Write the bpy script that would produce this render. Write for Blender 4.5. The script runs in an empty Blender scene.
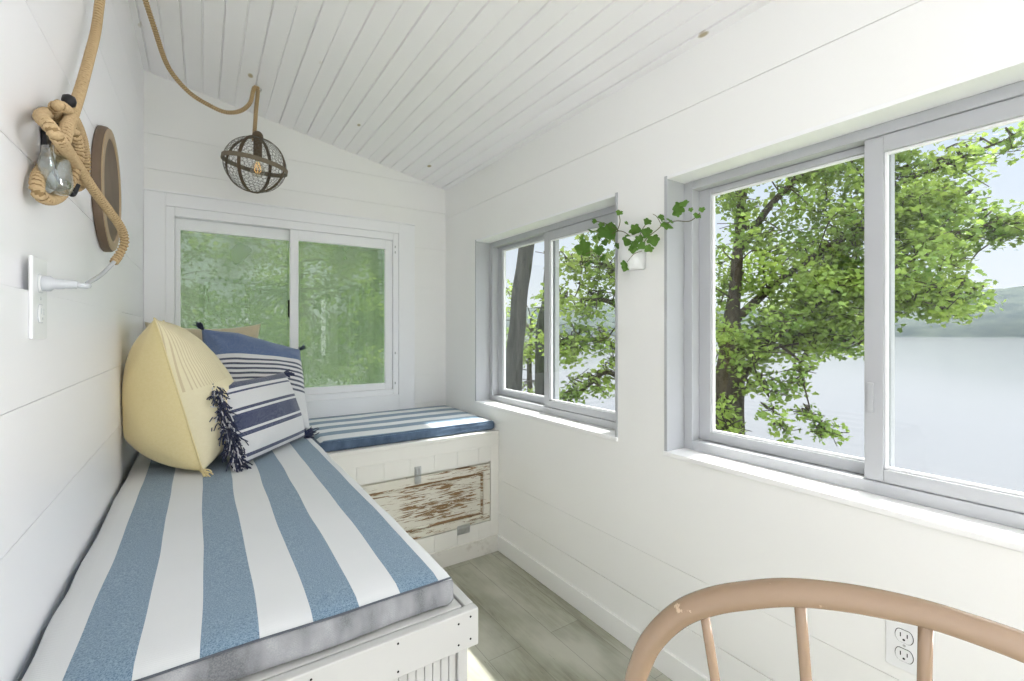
import bpy, bmesh, math, random
import numpy as np
from mathutils import Vector, Matrix, noise, Quaternion
C = bpy.context.scene.collection
SC = bpy.context.scene
PI = math.pi
rnd = random.Random(7)

# ------------------------------------------------------------------ camera, sky, sun, exposure
FPX, CXP, CYP, CAMH = 463.0, 512.0, 331.0, 1.25
YAW = math.atan2(512 - 203, 463)
SN, CS = math.sin(YAW), math.cos(YAW)
cd = bpy.data.cameras.new('camera')
cam = bpy.data.objects.new('camera', cd)
C.objects.link(cam)
cam.location = (0, 0, CAMH)
cam.rotation_euler = (PI / 2, 0, -YAW)
cd.sensor_width = 36
cd.lens = 36 * FPX / 1024
cd.shift_y = -(340.5 - CYP) / 1024
cd.clip_start = 0.02
cd.clip_end = 3000
SC.camera = cam

SKY_STRENGTH = 3.6
SUN_STRENGTH = 13.0
DOOR_W, WIN_W = 2.5, 125
SUN_TRAVEL = Vector((-0.53, -0.02, -0.81))
vs = SC.view_settings
vs.view_transform = 'Standard'
vs.look = 'None'
vs.gamma = 1.0
vs.exposure = -0.21
vs.use_curve_mapping = False

w = bpy.data.worlds.new('sky')
SC.world = w
w.use_nodes = True
nt = w.node_tree
nt.nodes.clear()
tc = nt.nodes.new('ShaderNodeTexCoord')
sx = nt.nodes.new('ShaderNodeSeparateXYZ')
rp = nt.nodes.new('ShaderNodeValToRGB')
bg = nt.nodes.new('ShaderNodeBackground')
ow = nt.nodes.new('ShaderNodeOutputWorld')
nt.links.new(tc.outputs['Generated'], sx.inputs[0])
nt.links.new(sx.outputs['Z'], rp.inputs[0])
nt.links.new(rp.outputs[0], bg.inputs[0])
nt.links.new(bg.outputs[0], ow.inputs[0])
e = rp.color_ramp.elements
e[0].position = 0.0
e[0].color = (.32, .33, .345, 1)
e[1].position = 0.35
e[1].color = (.235, .27, .33, 1)
x = rp.color_ramp.elements.new(0.46)
x.color = (1.8, 1.85, 1.95, 1)
x = rp.color_ramp.elements.new(1.0)
x.color = (2.3, 2.35, 2.45, 1)
bg.inputs[1].default_value = SKY_STRENGTH

SC.cycles.diffuse_bounces = 10
SC.cycles.max_bounces = 14
SC.cycles.transparent_max_bounces = 24
# added fill lamps outside the unseen door and window, lifting the room's brightness
for nm, loc, rot, sx_, sy_, en in (('door_fill_lamp', (.575, -2.42, 1.10), (PI / 2, 0, 0), 1.2, 1.9, DOOR_W), ('window_fill_lamp', (1.66, -1.15, 1.32), (0, PI / 2, 0), 1.0, 1.2, WIN_W)):
    al = bpy.data.lights.new(nm, 'AREA')
    al.shape = 'RECTANGLE'; al.size = sx_; al.size_y = sy_; al.energy = en; al.color = (1.0, .965, .975)
    ao = bpy.data.objects.new(nm, al); C.objects.link(ao); ao.location = loc; ao.rotation_euler = rot
sl = bpy.data.lights.new('sun', 'SUN')
sl.energy = SUN_STRENGTH
sl.angle = math.radians(1.2)
sl.color = (1.0, 0.96, 0.90)
sun = bpy.data.objects.new('sun', sl)
C.objects.link(sun)
sun.location = (6, -6, 9)
sun.rotation_euler = SUN_TRAVEL.to_track_quat('-Z', 'Y').to_euler()

# ------------------------------------------------------------------ helpers
def tag(o, label=None, cat=None, group=None, kind=None):
    if label: o['label'] = label
    if cat: o['category'] = cat
    if group: o['group'] = group
    if kind: o['kind'] = kind
    return o

def empty(name, loc, label=None, cat=None, group=None, kind=None, rz=0):
    o = bpy.data.objects.new(name, None)
    C.objects.link(o)
    o.empty_display_size = 0.05
    o.location = loc
    o.rotation_euler = (0, 0, rz)
    return tag(o, label, cat, group, kind)

def world_mat(o):
    m = Matrix.LocRotScale(o.location, o.rotation_euler, o.scale)
    return world_mat(o.parent) @ m if o.parent else m

class MB:
    """collects shapes and links them as one mesh object"""
    def __init__(s):
        s.v, s.f, s.m, s.n = [], [], [], 0
    def add(s, verts, faces, mi=0):
        b = s.n
        s.v.extend([tuple(p) for p in verts])
        s.n += len(verts)
        for f in faces:
            s.f.append(tuple(i + b for i in f))
            s.m.append(mi)
        return s
    def box(s, a, b, mi=0, M=None):
        (x0, y0, z0), (x1, y1, z1) = a, b
        vs_ = [(x0, y0, z0), (x1, y0, z0), (x1, y1, z0), (x0, y1, z0), (x0, y0, z1), (x1, y0, z1), (x1, y1, z1), (x0, y1, z1)]
        if M is not None: vs_ = [M @ Vector(p) for p in vs_]
        return s.add(vs_, [(0, 3, 2, 1), (4, 5, 6, 7), (0, 1, 5, 4), (1, 2, 6, 5), (2, 3, 7, 6), (3, 0, 4, 7)], mi)
    def tube(s, pts, r, n=10, mi=0, closed=False, ridge=None):
        pts = [Vector(p) for p in pts]
        N = len(pts)
        rr = r if hasattr(r, '__len__') else [r] * N
        tang = []
        for i in range(N):
            if closed: d = pts[(i + 1) % N] - pts[i - 1]
            else: d = pts[min(i + 1, N - 1)] - pts[max(i - 1, 0)]
            tang.append(d.normalized() if d.length > 1e-9 else Vector((0, 0, 1)))
        up = Vector((0, 0, 1)) if abs(tang[0].z) < .9 else Vector((1, 0, 0))
        a = tang[0].cross(up).normalized()
        vs_, acc = [], 0
        for i in range(N):
            a = (a - tang[i] * a.dot(tang[i])).normalized()
            b = tang[i].cross(a)
            if i: acc += (pts[i] - pts[i - 1]).length
            for k in range(n):
                t = 2 * PI * k / n
                q = rr[i]
                if ridge: q *= 1 + ridge[1] * math.sin(2 * PI * acc / ridge[0] + t)
                vs_.append(pts[i] + (a * math.cos(t) + b * math.sin(t)) * q)
        fs = []
        for i in range(N if closed else N - 1):
            j = (i + 1) % N
            for k in range(n):
                l = (k + 1) % n
                fs.append((i * n + k, i * n + l, j * n + l, j * n + k))
        if not closed:
            fs.append(tuple(range(n - 1, -1, -1)))
            fs.append(tuple((N - 1) * n + k for k in range(n)))
        return s.add(vs_, fs, mi)
    def lathe(s, prof, M=None, n=24, mi=0):
        M = M or Matrix()
        vs_, fs = [], []
        for r, z in prof:
            for k in range(n):
                t = 2 * PI * k / n
                vs_.append(M @ Vector((r * math.cos(t), r * math.sin(t), z)))
        P = len(prof)
        for i in range(P - 1):
            for k in range(n):
                l = (k + 1) % n
                fs.append((i * n + k, i * n + l, (i + 1) * n + l, (i + 1) * n + k))
        fs.append(tuple(range(n - 1, -1, -1)))
        fs.append(tuple((P - 1) * n + k for k in range(n)))
        return s.add(vs_, fs, mi)
    def prism(s, poly, M, depth, mi=0):
        n = len(poly)
        vs_ = [M @ Vector((p[0], p[1], 0)) for p in poly] + [M @ Vector((p[0], p[1], depth)) for p in poly]
        fs = [tuple(range(n - 1, -1, -1)), tuple(range(n, 2 * n))] + [(i, (i + 1) % n, n + (i + 1) % n, n + i) for i in range(n)]
        return s.add(vs_, fs, mi)
    def build(s, name, mats, parent=None, smooth=False, bevel=0, seg=2, sub=0, local=False):
        me = bpy.data.meshes.new(name)
        vv = s.v
        if parent is not None and not local:
            inv = world_mat(parent).inverted()
            vv = [tuple(inv @ Vector(p)) for p in vv]
        me.from_pydata(vv, [], s.f)
        if not isinstance(mats, (list, tuple)): mats = [mats]
        for m in mats: me.materials.append(m)
        me.polygons.foreach_set('material_index', s.m)
        if smooth: me.polygons.foreach_set('use_smooth', [True] * len(me.polygons))
        me.update()
        o = bpy.data.objects.new(name, me)
        C.objects.link(o)
        if parent is not None: o.parent = parent
        if bevel:
            b = o.modifiers.new('bevel', 'BEVEL')
            b.width = bevel; b.segments = seg; b.limit_method = 'ANGLE'; b.angle_limit = math.radians(40)
            me.polygons.foreach_set('use_smooth', [True] * len(me.polygons))
            wn = o.modifiers.new('normals', 'WEIGHTED_NORMAL'); wn.keep_sharp = True
        if sub:
            b = o.modifiers.new('subd', 'SUBSURF'); b.levels = sub; b.render_levels = sub
        return o

def ray(u, v):
    x_ = (u - CXP) / FPX
    return Vector((x_ * CS + SN, -x_ * SN + CS, -(v - CYP) / FPX))
def at(u, v, t):
    return Vector((0, 0, CAMH)) + ray(u, v) * t
def at_x(u, v, X):
    r = ray(u, v)
    return at(u, v, X / r.x)

def spline(pts, per=12):
    """Catmull-Rom through the points"""
    P = [Vector(p) for p in pts]
    P = [P[0] * 2 - P[1]] + P + [P[-1] * 2 - P[-2]]
    out = []
    for i in range(1, len(P) - 2):
        a, b, c, d = P[i - 1], P[i], P[i + 1], P[i + 2]
        for k in range(per):
            t = k / per
            out.append(0.5 * ((2 * b) + (c - a) * t + (2 * a - 5 * b + 4 * c - d) * t * t + (3 * b - a - 3 * c + d) * t ** 3))
    out.append(P[-2])
    return out
def resample(pts, step):
    out, acc = [pts[0]], 0
    for i in range(1, len(pts)):
        a, b = pts[i - 1], pts[i]
        L = (b - a).length
        while acc + L >= step and L > 1e-9:
            t = (step - acc) / L
            a = a.lerp(b, t)
            out.append(a.copy())
            L = (b - a).length
            acc = 0
        acc += L
    out.append(pts[-1])
    return out

# ------------------------------------------------------------------ materials
def L(c):  # sRGB 0-255 to linear
    return tuple(((x / 255) / 12.92 if x / 255 <= .04045 else ((x / 255 + .055) / 1.055) ** 2.4) for x in c) + (1,)

class NM:
    """a small node material builder"""
    def __init__(s, name, rough=.5, spec=.5, metal=0):
        s.m = bpy.data.materials.new(name)
        s.m.use_nodes = True
        s.t = s.m.node_tree
        s.p = s.t.nodes['Principled BSDF']
        s.out = s.t.nodes['Material Output']
        s.p.inputs['Roughness'].default_value = rough
        s.p.inputs['Metallic'].default_value = metal
        s.p.inputs['Specular IOR Level'].default_value = spec
        s._co = None
    def n(s, typ, **kw):
        nd = s.t.nodes.new(typ)
        for k, v in kw.items():
            if hasattr(nd, k) and k not in nd.inputs: setattr(nd, k, v)
            else: s.set(nd.inputs[k], v)
        return nd
    def set(s, sock, v):
        if isinstance(v, bpy.types.NodeSocket): s.t.links.new(v, sock)
        else: sock.default_value = v
    def co(s, which='Object', scale=(1, 1, 1), rot=(0, 0, 0), loc=(0, 0, 0)):
        if s._co is None: s._co = s.n('ShaderNodeTexCoord')
        mp = s.n('ShaderNodeMapping')
        s.set(mp.inputs['Vector'], s._co.outputs[which])
        mp.inputs['Scale'].default_value = scale
        mp.inputs['Rotation'].default_value = rot
        mp.inputs['Location'].default_value = loc
        return mp.outputs[0]
    def noise(s, co, scale, detail=3, rough=.5, dist=0):
        nd = s.n('ShaderNodeTexNoise')
        s.set(nd.inputs['Vector'], co)
        nd.inputs['Scale'].default_value = scale
        nd.inputs['Detail'].default_value = detail
        nd.inputs['Roughness'].default_value = rough
        nd.inputs['Distortion'].default_value = dist
        return nd.outputs[0]
    def ramp(s, fac, stops, interp='LINEAR'):
        nd = s.n('ShaderNodeValToRGB')
        nd.color_ramp.interpolation = interp
        el = nd.color_ramp.elements
        while len(el) < len(stops): el.new(0.5)
        for e_, (p, c) in zip(el, stops):
            e_.position = p
            e_.color = c if hasattr(c, '__len__') else (c, c, c, 1)
        s.set(nd.inputs[0], fac)
        return nd.outputs[0]
    def mix(s, fac, a, b, mode='MIX'):
        nd = s.n('ShaderNodeMix')
        nd.data_type = 'RGBA'
        nd.blend_type = mode
        s.set(nd.inputs['Factor'], fac)
        s.set(nd.inputs[6], a)
        s.set(nd.inputs[7], b)
        return nd.outputs[2]
    def math(s, op, a, b=0.0):
        nd = s.n('ShaderNodeMath')
        nd.operation = op
        s.set(nd.inputs[0], a)
        s.set(nd.inputs[1], b)
        return nd.outputs[0]
    def sep(s, co):
        nd = s.n('ShaderNodeSeparateXYZ')
        s.set(nd.inputs[0], co)
        return nd.outputs
    def color(s, c):
        s.set(s.p.inputs['Base Color'], c)
        return s
    def rough(s, c):
        s.set(s.p.inputs['Roughness'], c)
        return s
    def bump(s, h, strength=.3, dist=.01):
        nd = s.n('ShaderNodeBump')
        nd.inputs['Strength'].default_value = strength
        nd.inputs['Distance'].default_value = dist
        s.set(nd.inputs['Height'], h)
        s.t.links.new(nd.outputs[0], s.p.inputs['Normal'])
        return s

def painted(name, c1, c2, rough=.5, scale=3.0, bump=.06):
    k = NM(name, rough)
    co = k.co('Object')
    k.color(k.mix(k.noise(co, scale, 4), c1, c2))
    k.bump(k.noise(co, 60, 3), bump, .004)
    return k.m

M = {}
M['wall'] = painted('white_wall_paint', (.855, .855, .842, 1), (.88, .88, .867, 1), .45)
M['wall_side'] = painted('white_wall_paint_gloss', (.895, .89, .92, 1), (.915, .91, .94, 1), .35)
M['trim'] = painted('white_trim_paint', (.86, .865, .88, 1), (.88, .89, .90, 1), .4)
M['vinyl'] = painted('shaded_window_vinyl', (.44, .452, .475, 1), (.47, .482, .505, 1), .35, bump=.02)  # white vinyl with its backlit shade put into a darker colour
M['sill'] = painted('white_sill_paint', (.86, .86, .86, 1), (.90, .90, .90, 1), .3)

# ceiling: white boards with a few yellowed knots
k = NM('white_ceiling_boards', .5)
co = k.co('Object')
base = k.mix(k.noise(co, 2.5, 4), (.90, .885, .91, 1), (.935, .92, .94, 1))
vo = k.n('ShaderNodeTexVoronoi')
k.set(vo.inputs['Vector'], k.co('Object', (3.1, 1.6, 0)))
vo.inputs['Scale'].default_value = 2.3
spot = k.ramp(vo.outputs['Distance'], [(0.0, 1.0), (0.06, .8), (0.09, 0.0)])
keep = k.ramp(k.noise(k.co('Object', (1, 1, 0)), 2.2, 1), [(.38, 0.0), (.46, 1.0)])
k.color(k.mix(k.math('MULTIPLY', spot, keep), base, (.42, .33, .18, 1)))
k.bump(k.noise(k.co('Object', (30, 2, 30)), 3, 4), .08, .004)
M['ceiling'] = k.m

# floor: grey-green weathered plank vinyl, planks run along Y
k = NM('weathered_plank_floor', .33, .4)
co = k.co('Object', (1, 1, 1), (0, 0, PI / 2))
br = k.n('ShaderNodeTexBrick')
k.set(br.inputs['Vector'], co)
br.offset = .37
br.inputs['Scale'].default_value = 1
br.inputs['Brick Width'].default_value = 1.1
br.inputs['Row Height'].default_value = .15
br.inputs['Mortar Size'].default_value = .0013
br.inputs['Color1'].default_value = (.0, 0, 0, 1)
br.inputs['Color2'].default_value = (1, 1, 1, 1)
br.inputs['Mortar'].default_value = (.5, .5, .5, 1)
tone = k.mix(br.outputs['Color'], (.25, .25, .185, 1), (.43, .43, .34, 1))
gr = k.noise(k.co('Object', (14, 1.6, 1)), 3.0, 6, .62, 1.2)
tone = k.mix(k.ramp(gr, [(.30, 0.0), (.70, 1.0)]), k.mix(.55, tone, (.13, .13, .09, 1)), tone)
cl = k.noise(k.co('Object', (2.2, 1.1, 1)), 1.8, 4)
tone = k.mix(k.ramp(cl, [(.40, 0.0), (.62, .85)]), tone, (.52, .52, .45, 1))
ck = k.ramp(k.noise(k.co('Object', (26, 1.8, 1)), 1.6, 8, .7, 2.0), [(.30, 1.0), (.36, 0.0)])
tone = k.mix(k.math('MULTIPLY', ck, .7), tone, (.05, .045, .03, 1))
k.color(k.mix(k.math('MULTIPLY', br.outputs['Fac'], .5), tone, (.10, .10, .08, 1)))
k.bump(gr, .10, .004)
M['floor'] = k.m

# distressed cream paint over brown wood: hatch door; u along X
def distressed(name, amount, cream=(.66, .63, .54, 1)):
    k = NM(name, .6)
    co = k.co('Object', (3.4, 3.4, 40))
    a = k.noise(co, 2.6, 9, .72, .8)
    b = k.noise(k.co('Object', (2.6, 2.6, 7.0)), 1.5, 3)
    s_ = k.math('ADD', k.math('MULTIPLY', a, .8), k.math('MULTIPLY', b, .40))
    chip = k.ramp(s_, [(.60 - amount, 0.0), (.625 - amount, 1.0)])
    wood = k.mix(k.noise(k.co('Object', (8, 8, 50)), 3, 5), (.13, .065, .03, 1), (.36, .23, .10, 1))
    paint = k.mix(k.noise(k.co('Object', (3, 3, 3)), 4, 4), cream, (.74, .72, .66, 1))
    k.color(k.mix(chip, paint, wood))
    k.bump(k.math('MULTIPLY', chip, -1.0), .5, .002)
    return k.m
M['hatch_panel'] = distressed('chipped_cream_paint', -.02)
M['hatch_frame'] = distressed('worn_cream_paint', -.05)
M['hatch_edge'] = distressed('rubbed_cream_edge', .05)
M['bench'] = painted('bench_cream_paint', (.74, .73, .69, 1), (.80, .79, .75, 1), .45)
k = NM('worn_kick_board', .5)
co = k.co('Object', (3, 3, 3))
k.color(k.mix(k.ramp(k.noise(co, 3, 6, .65), [(.56, 0.0), (.70, .5)]), (.72, .70, .65, 1), (.36, .31, .24, 1)))
M['kick'] = k.m
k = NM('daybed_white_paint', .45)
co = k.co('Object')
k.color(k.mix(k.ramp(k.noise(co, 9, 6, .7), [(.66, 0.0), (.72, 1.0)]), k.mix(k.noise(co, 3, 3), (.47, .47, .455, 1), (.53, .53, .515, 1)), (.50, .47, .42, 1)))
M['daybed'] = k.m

# fabric
def weave(k, scale=900):
    co = k.co('Object')
    wv = k.n('ShaderNodeTexWave'); k.set(wv.inputs['Vector'], co)
    wv.inputs['Scale'].default_value = scale / 6.28; wv.bands_direction = 'DIAGONAL'
    nz = k.noise(co, 420, 2)
    return k.math('ADD', k.math('MULTIPLY', wv.outputs[1], .5), nz)
def stripes(name, axis, start, pitch, ca, cb, wob=.012):
    k = NM(name, .85, .2)
    k.p.inputs['Sheen Weight'].default_value = .25
    o_ = k.sep(k.co('Object'))[axis]
    nz = k.noise(k.co('Object', (1.4, 1.4, .5)), 1.5, 1)
    o_ = k.math('ADD', o_, k.math('MULTIPLY', k.math('SUBTRACT', nz, .5), wob * 2))
    fr = k.math('FRACT', k.math('DIVIDE', k.math('SUBTRACT', o_, start), pitch * 2))
    fac = k.math('LESS_THAN', fr, .5)
    spk = k.noise(k.co('Object'), 380, 2, .7)
    blue = k.mix(k.ramp(spk, [(.36, 0.0), (.66, 1.0)]), ca[0], ca[1])
    white = k.mix(k.noise(k.co('Object'), 6, 4), cb[0], cb[1])
    k.color(k.mix(fac, white, blue))
    k.bump(weave(k), .18, .001)
    return k.m
BL = ((.095, .16, .235, 1), (.25, .345, .43, 1))
WH = ((.60, .62, .63, 1), (.66, .67, .68, 1))
M['stripe_day'] = stripes('blue_white_stripe_cloth', 0, -.003, .0815, BL, WH)
M['stripe_win'] = stripes('blue_white_stripe_cloth_cross', 1, 2.355, .078, ((.075, .135, .205, 1), (.20, .29, .38, 1)), WH, .004)
def mottled(name, a, b, sc=15):
    k = NM(name, .85, .2)
    k.p.inputs['Sheen Weight'].default_value = .2
    n1 = k.ramp(k.noise(k.co('Object', (1, 1, .45)), sc, 3), [(.38, 0.0), (.64, 1.0)])
    n2 = k.noise(k.co('Object'), 420, 2, .7)
    c_ = k.mix(n1, a, b)
    k.color(k.mix(k.ramp(n2, [(.4, 0.0), (.62, .55)]), c_, tuple(min(1, x * 1.7 + .03) for x in a[:3]) + (1,)))
    k.bump(weave(k), .25, .001)
    return k.m
M['grey_box'] = mottled('grey_woven_boxing', (.13, .135, .145, 1), (.37, .375, .39, 1))
M['blue_box'] = mottled('blue_woven_boxing', (.045, .075, .125, 1), (.10, .15, .23, 1))
M['seam'] = painted('dark_grey_seam', (.07, .08, .10, 1), (.10, .11, .13, 1), .9, 40)
M['side_box'] = mottled('steel_blue_boxing', (.14, .22, .30, 1), (.24, .33, .41, 1))
def cloth(name, a, b, sc=260, bump=.25, rough=.85):
    k = NM(name, rough, .25)
    k.p.inputs['Sheen Weight'].default_value = .3
    k.color(k.mix(k.noise(k.co('Object'), sc, 3, .7), a, b))
    k.bump(k.noise(k.co('Object'), sc * 2, 2), bump, .0015)
    return k.m
M['yellow'] = cloth('pale_yellow_cotton', (.72, .60, .30, 1), (.80, .69, .40, 1), 120)
k = NM('pale_yellow_front', .85, .25)
oo = k.sep(k.co('Object'))
fr = k.math('FRACT', k.math('DIVIDE', oo[0], .0058))
inband = k.math('MULTIPLY', k.math('LESS_THAN', oo[0], -.095), k.math('GREATER_THAN', oo[1], .01))
line = k.math('MULTIPLY', k.math('LESS_THAN', fr, .3), inband)
k.color(k.mix(line, k.mix(k.noise(k.co('Object'), 90, 3), (.78, .70, .47, 1), (.84, .77, .55, 1)), (.66, .56, .36, 1)))
k.bump(k.math('ADD', k.noise(k.co('Object'), 300, 2), k.math('MULTIPLY', line, -2.0)), .35, .002)
M['yellow_front'] = k.m
M['tan'] = cloth('tan_linen', (.52, .44, .28, 1), (.66, .58, .41, 1), 160)
def bands(name, axis, bounds, cols, base_noise=300):
    """horizontal bands: bounds in local metres, cols one longer"""
    k = NM(name, .85, .25)
    k.p.inputs['Sheen Weight'].default_value = .25
    o_ = k.sep(k.co('Object'))[axis]
    lo, hi = bounds[0] - .1, bounds[-1] + .1
    f_ = k.math('DIVIDE', k.math('SUBTRACT', o_, lo), hi - lo)
    # nested CONSTANT ramps (32 stops each at most)
    st = [(0.0, cols[0])] + [((b - lo) / (hi - lo), c) for b, c in zip(bounds, cols[1:])]
    r_ = k.ramp(f_, st, 'CONSTANT')
    spk = k.noise(k.co('Object'), base_noise, 2, .7)
    k.color(k.mix(k.math('MULTIPLY', k.ramp(spk, [(.4, 0.0), (.7, 1.0)]), .28), r_, (.55, .58, .68, 1)))
    k.bump(weave(k), .3, .0012)
    return k.m
NAVY = (.030, .042, .105, 1); DEN = (.075, .13, .27, 1); WHT = (.74, .74, .74, 1)
bs, cs_ = [], [WHT]
y_ = -.075
for i in range(7):
    bs += [y_, y_ + .0095]; cs_ += [(.05, .06, .10, 1), WHT]; y_ += .0222
bs.append(.088); cs_.append(DEN); bs = [b * 1.06 for b in bs]
M['navy_big'] = bands('denim_and_stripe_cloth', 1, bs, cs_)
bs = [-.135, -.125, -.112, -.106, -.052, -.044, -.034, -.026, -.018, .014, .022, .030, .042, .094, .103, .111, .126]
cs_ = [NAVY, WHT, NAVY, WHT, WHT, NAVY, NAVY, WHT, WHT, NAVY, WHT, NAVY, WHT, WHT, NAVY, WHT, NAVY, NAVY]
bs = [b * 1.16 for b in (-.128, -.118, -.106, -.098, -.050, -.038, -.030, .022, .030, .040, .090, .098, .108, .116)]
cs_ = [NAVY, WHT, NAVY, WHT, WHT, NAVY, WHT, NAVY, WHT, NAVY, WHT, NAVY, WHT, NAVY, NAVY]
cs_ = [NAVY, WHT, NAVY, WHT, WHT, NAVY, WHT, NAVY, WHT, NAVY, WHT, NAVY, WHT, NAVY, NAVY]
M['navy_small'] = bands('navy_and_white_stripe_cloth', 1, bs, cs_)
M['navy_yarn'] = cloth('navy_yarn', (.012, .016, .05, 1), (.03, .04, .10, 1), 500)
M['white_yarn'] = cloth('white_yarn', (.62, .62, .66, 1), (.75, .75, .78, 1), 500)

# rope, metal, glass
k = NM('jute_rope', .85, .2)
nz = k.noise(k.co('Object'), 220, 3, .7)
k.color(k.mix(nz, (.32, .21, .10, 1), (.64, .49, .30, 1)))
k.bump(k.noise(k.co('Object'), 500, 2), .5, .002)
M['rope'] = k.m
k = NM('jute_groove', .9, .1)
k.color(k.mix(k.noise(k.co('Object'), 220, 3, .7), (.16, .10, .045, 1), (.36, .25, .13, 1)))
M['rope_groove'] = k.m
k = NM('rusty_iron', .6, .4, .35)
k.color(k.mix(k.noise(k.co('Object'), 40, 5, .7), (.055, .042, .032, 1), (.20, .145, .09, 1)))
M['iron'] = k.m
k = NM('cage_band', .65, .3, .1)
k.color(k.mix(k.noise(k.co('Object'), 30, 5, .7), (.13, .105, .075, 1), (.27, .225, .16, 1)))
M['band'] = k.m
k = NM('wire_mesh_metal', .5, .5, .6)
k.color((.16, .15, .13, 1))
M['wire'] = k.m
k = NM('black_iron', .5, .5, .4)
k.color((.02, .02, .024, 1))
M['black'] = k.m
k = NM('zinc_plate', .38, .5, .85)
k.color(k.mix(k.noise(k.co('Object'), 60, 3), (.42, .43, .43, 1), (.62, .63, .63, 1)))
M['zinc'] = k.m
k = NM('bronze_band', .55, .4)
k.color(k.mix(k.noise(k.co('Object', (1, 1, 1)), 9, 5, .65), (.085, .055, .035, 1), (.20, .14, .095, 1)))
M['mirror_wood'] = k.m
k = NM('light_mirror_rim', .5, .4)
k.color(k.mix(k.noise(k.co('Object', (1, 1, 1)), 14, 5, .65), (.32, .23, .14, 1), (.48, .36, .23, 1)))
M['mirror_rim'] = k.m
k = NM('mirror_glass', .03, .5, 1.0)
k.color((.50, .52, .54, 1))
M['mirror'] = k.m
k = NM('white_plastic', .35, .5)
k.color((.80, .81, .82, 1))
M['plastic'] = k.m
k = NM('grey_cable', .4, .5)
k.color((.52, .54, .57, 1))
M['cable'] = k.m
k = NM('dark_slot', .8, .1)
k.color((.01, .01, .01, 1))
M['slot'] = k.m

def glass_mat(name, tint, refl=.05, edge=.35):
    m = bpy.data.materials.new(name)
    m.use_nodes = True
    t = m.node_tree
    t.nodes.clear()
    o_ = t.nodes.new('ShaderNodeOutputMaterial')
    a = t.nodes.new('ShaderNodeBsdfTransparent'); a.inputs[0].default_value = tint
    g = t.nodes.new('ShaderNodeBsdfGlossy'); g.inputs['Roughness'].default_value = .02
    lw = t.nodes.new('ShaderNodeLayerWeight'); lw.inputs[0].default_value = .25
    mr = t.nodes.new('ShaderNodeMapRange')
    mr.inputs[3].default_value = refl; mr.inputs[4].default_value = edge
    mx = t.nodes.new('ShaderNodeMixShader')
    t.links.new(lw.outputs['Facing'], mr.inputs[0])
    t.links.new(mr.outputs[0], mx.inputs[0])
    t.links.new(a.outputs[0], mx.inputs[1]); t.links.new(g.outputs[0], mx.inputs[2])
    t.links.new(mx.outputs[0], o_.inputs[0])
    return m
M['pane'] = glass_mat('window_glass', (.97, .985, .98, 1), .02, .22)
M['jar'] = glass_mat('clear_glass', (.88, .92, .93, 1), .12, .85)
M['bulb'] = glass_mat('bulb_glass', (.95, .93, .86, 1), .08, .6)

# insect screen with a green translucent tint, uneven by noise
m = bpy.data.materials.new('green_insect_screen'); m.use_nodes = True
t = m.node_tree; t.nodes.clear()
o_ = t.nodes.new('ShaderNodeOutputMaterial')
a = t.nodes.new('ShaderNodeBsdfTransparent')
d = t.nodes.new('ShaderNodeBsdfTranslucent'); d.inputs[0].default_value = (.155, .215, .125, 1)
mx = t.nodes.new('ShaderNodeMixShader')
nz = t.nodes.new('ShaderNodeTexNoise'); nz.inputs['Scale'].default_value = 2.2
mr = t.nodes.new('ShaderNodeMapRange'); mr.inputs[1].default_value = .3; mr.inputs[2].default_value = .7
mr.inputs[3].default_value = .46; mr.inputs[4].default_value = .72
tcn = t.nodes.new('ShaderNodeTexCoord')
t.links.new(tcn.outputs['Object'], nz.inputs['Vector'])
t.links.new(nz.outputs[0], mr.inputs[0]); t.links.new(mr.outputs[0], mx.inputs[0])
t.links.new(a.outputs[0], mx.inputs[1]); t.links.new(d.outputs[0], mx.inputs[2]); t.links.new(mx.outputs[0], o_.inputs[0])
M['screen'] = m

k = NM('glowing_filament', .5)
k.color((.9, .55, .2, 1))
k.p.inputs['Emission Color'].default_value = (1.0, .62, .22, 1)
k.p.inputs['Emission Strength'].default_value = 1.0
M['filament'] = k.m

# chair: worn tan paint
k = NM('worn_tan_paint', .27, .5)
co = k.co('Object')
a = k.mix(k.noise(co, 14, 4), (.265, .178, .112, 1), (.345, .24, .158, 1))
ch = k.ramp(k.noise(co, 42, 5, .7), [(.66, 0.0), (.69, 1.0)])
k.color(k.mix(ch, a, (.55, .40, .27, 1)))
k.bump(k.noise(co, 50, 4), .25, .004)
k.p.inputs['Coat Weight'].default_value = .4
k.p.inputs['Coat Roughness'].default_value = .25
M['chair'] = k.m

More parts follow.
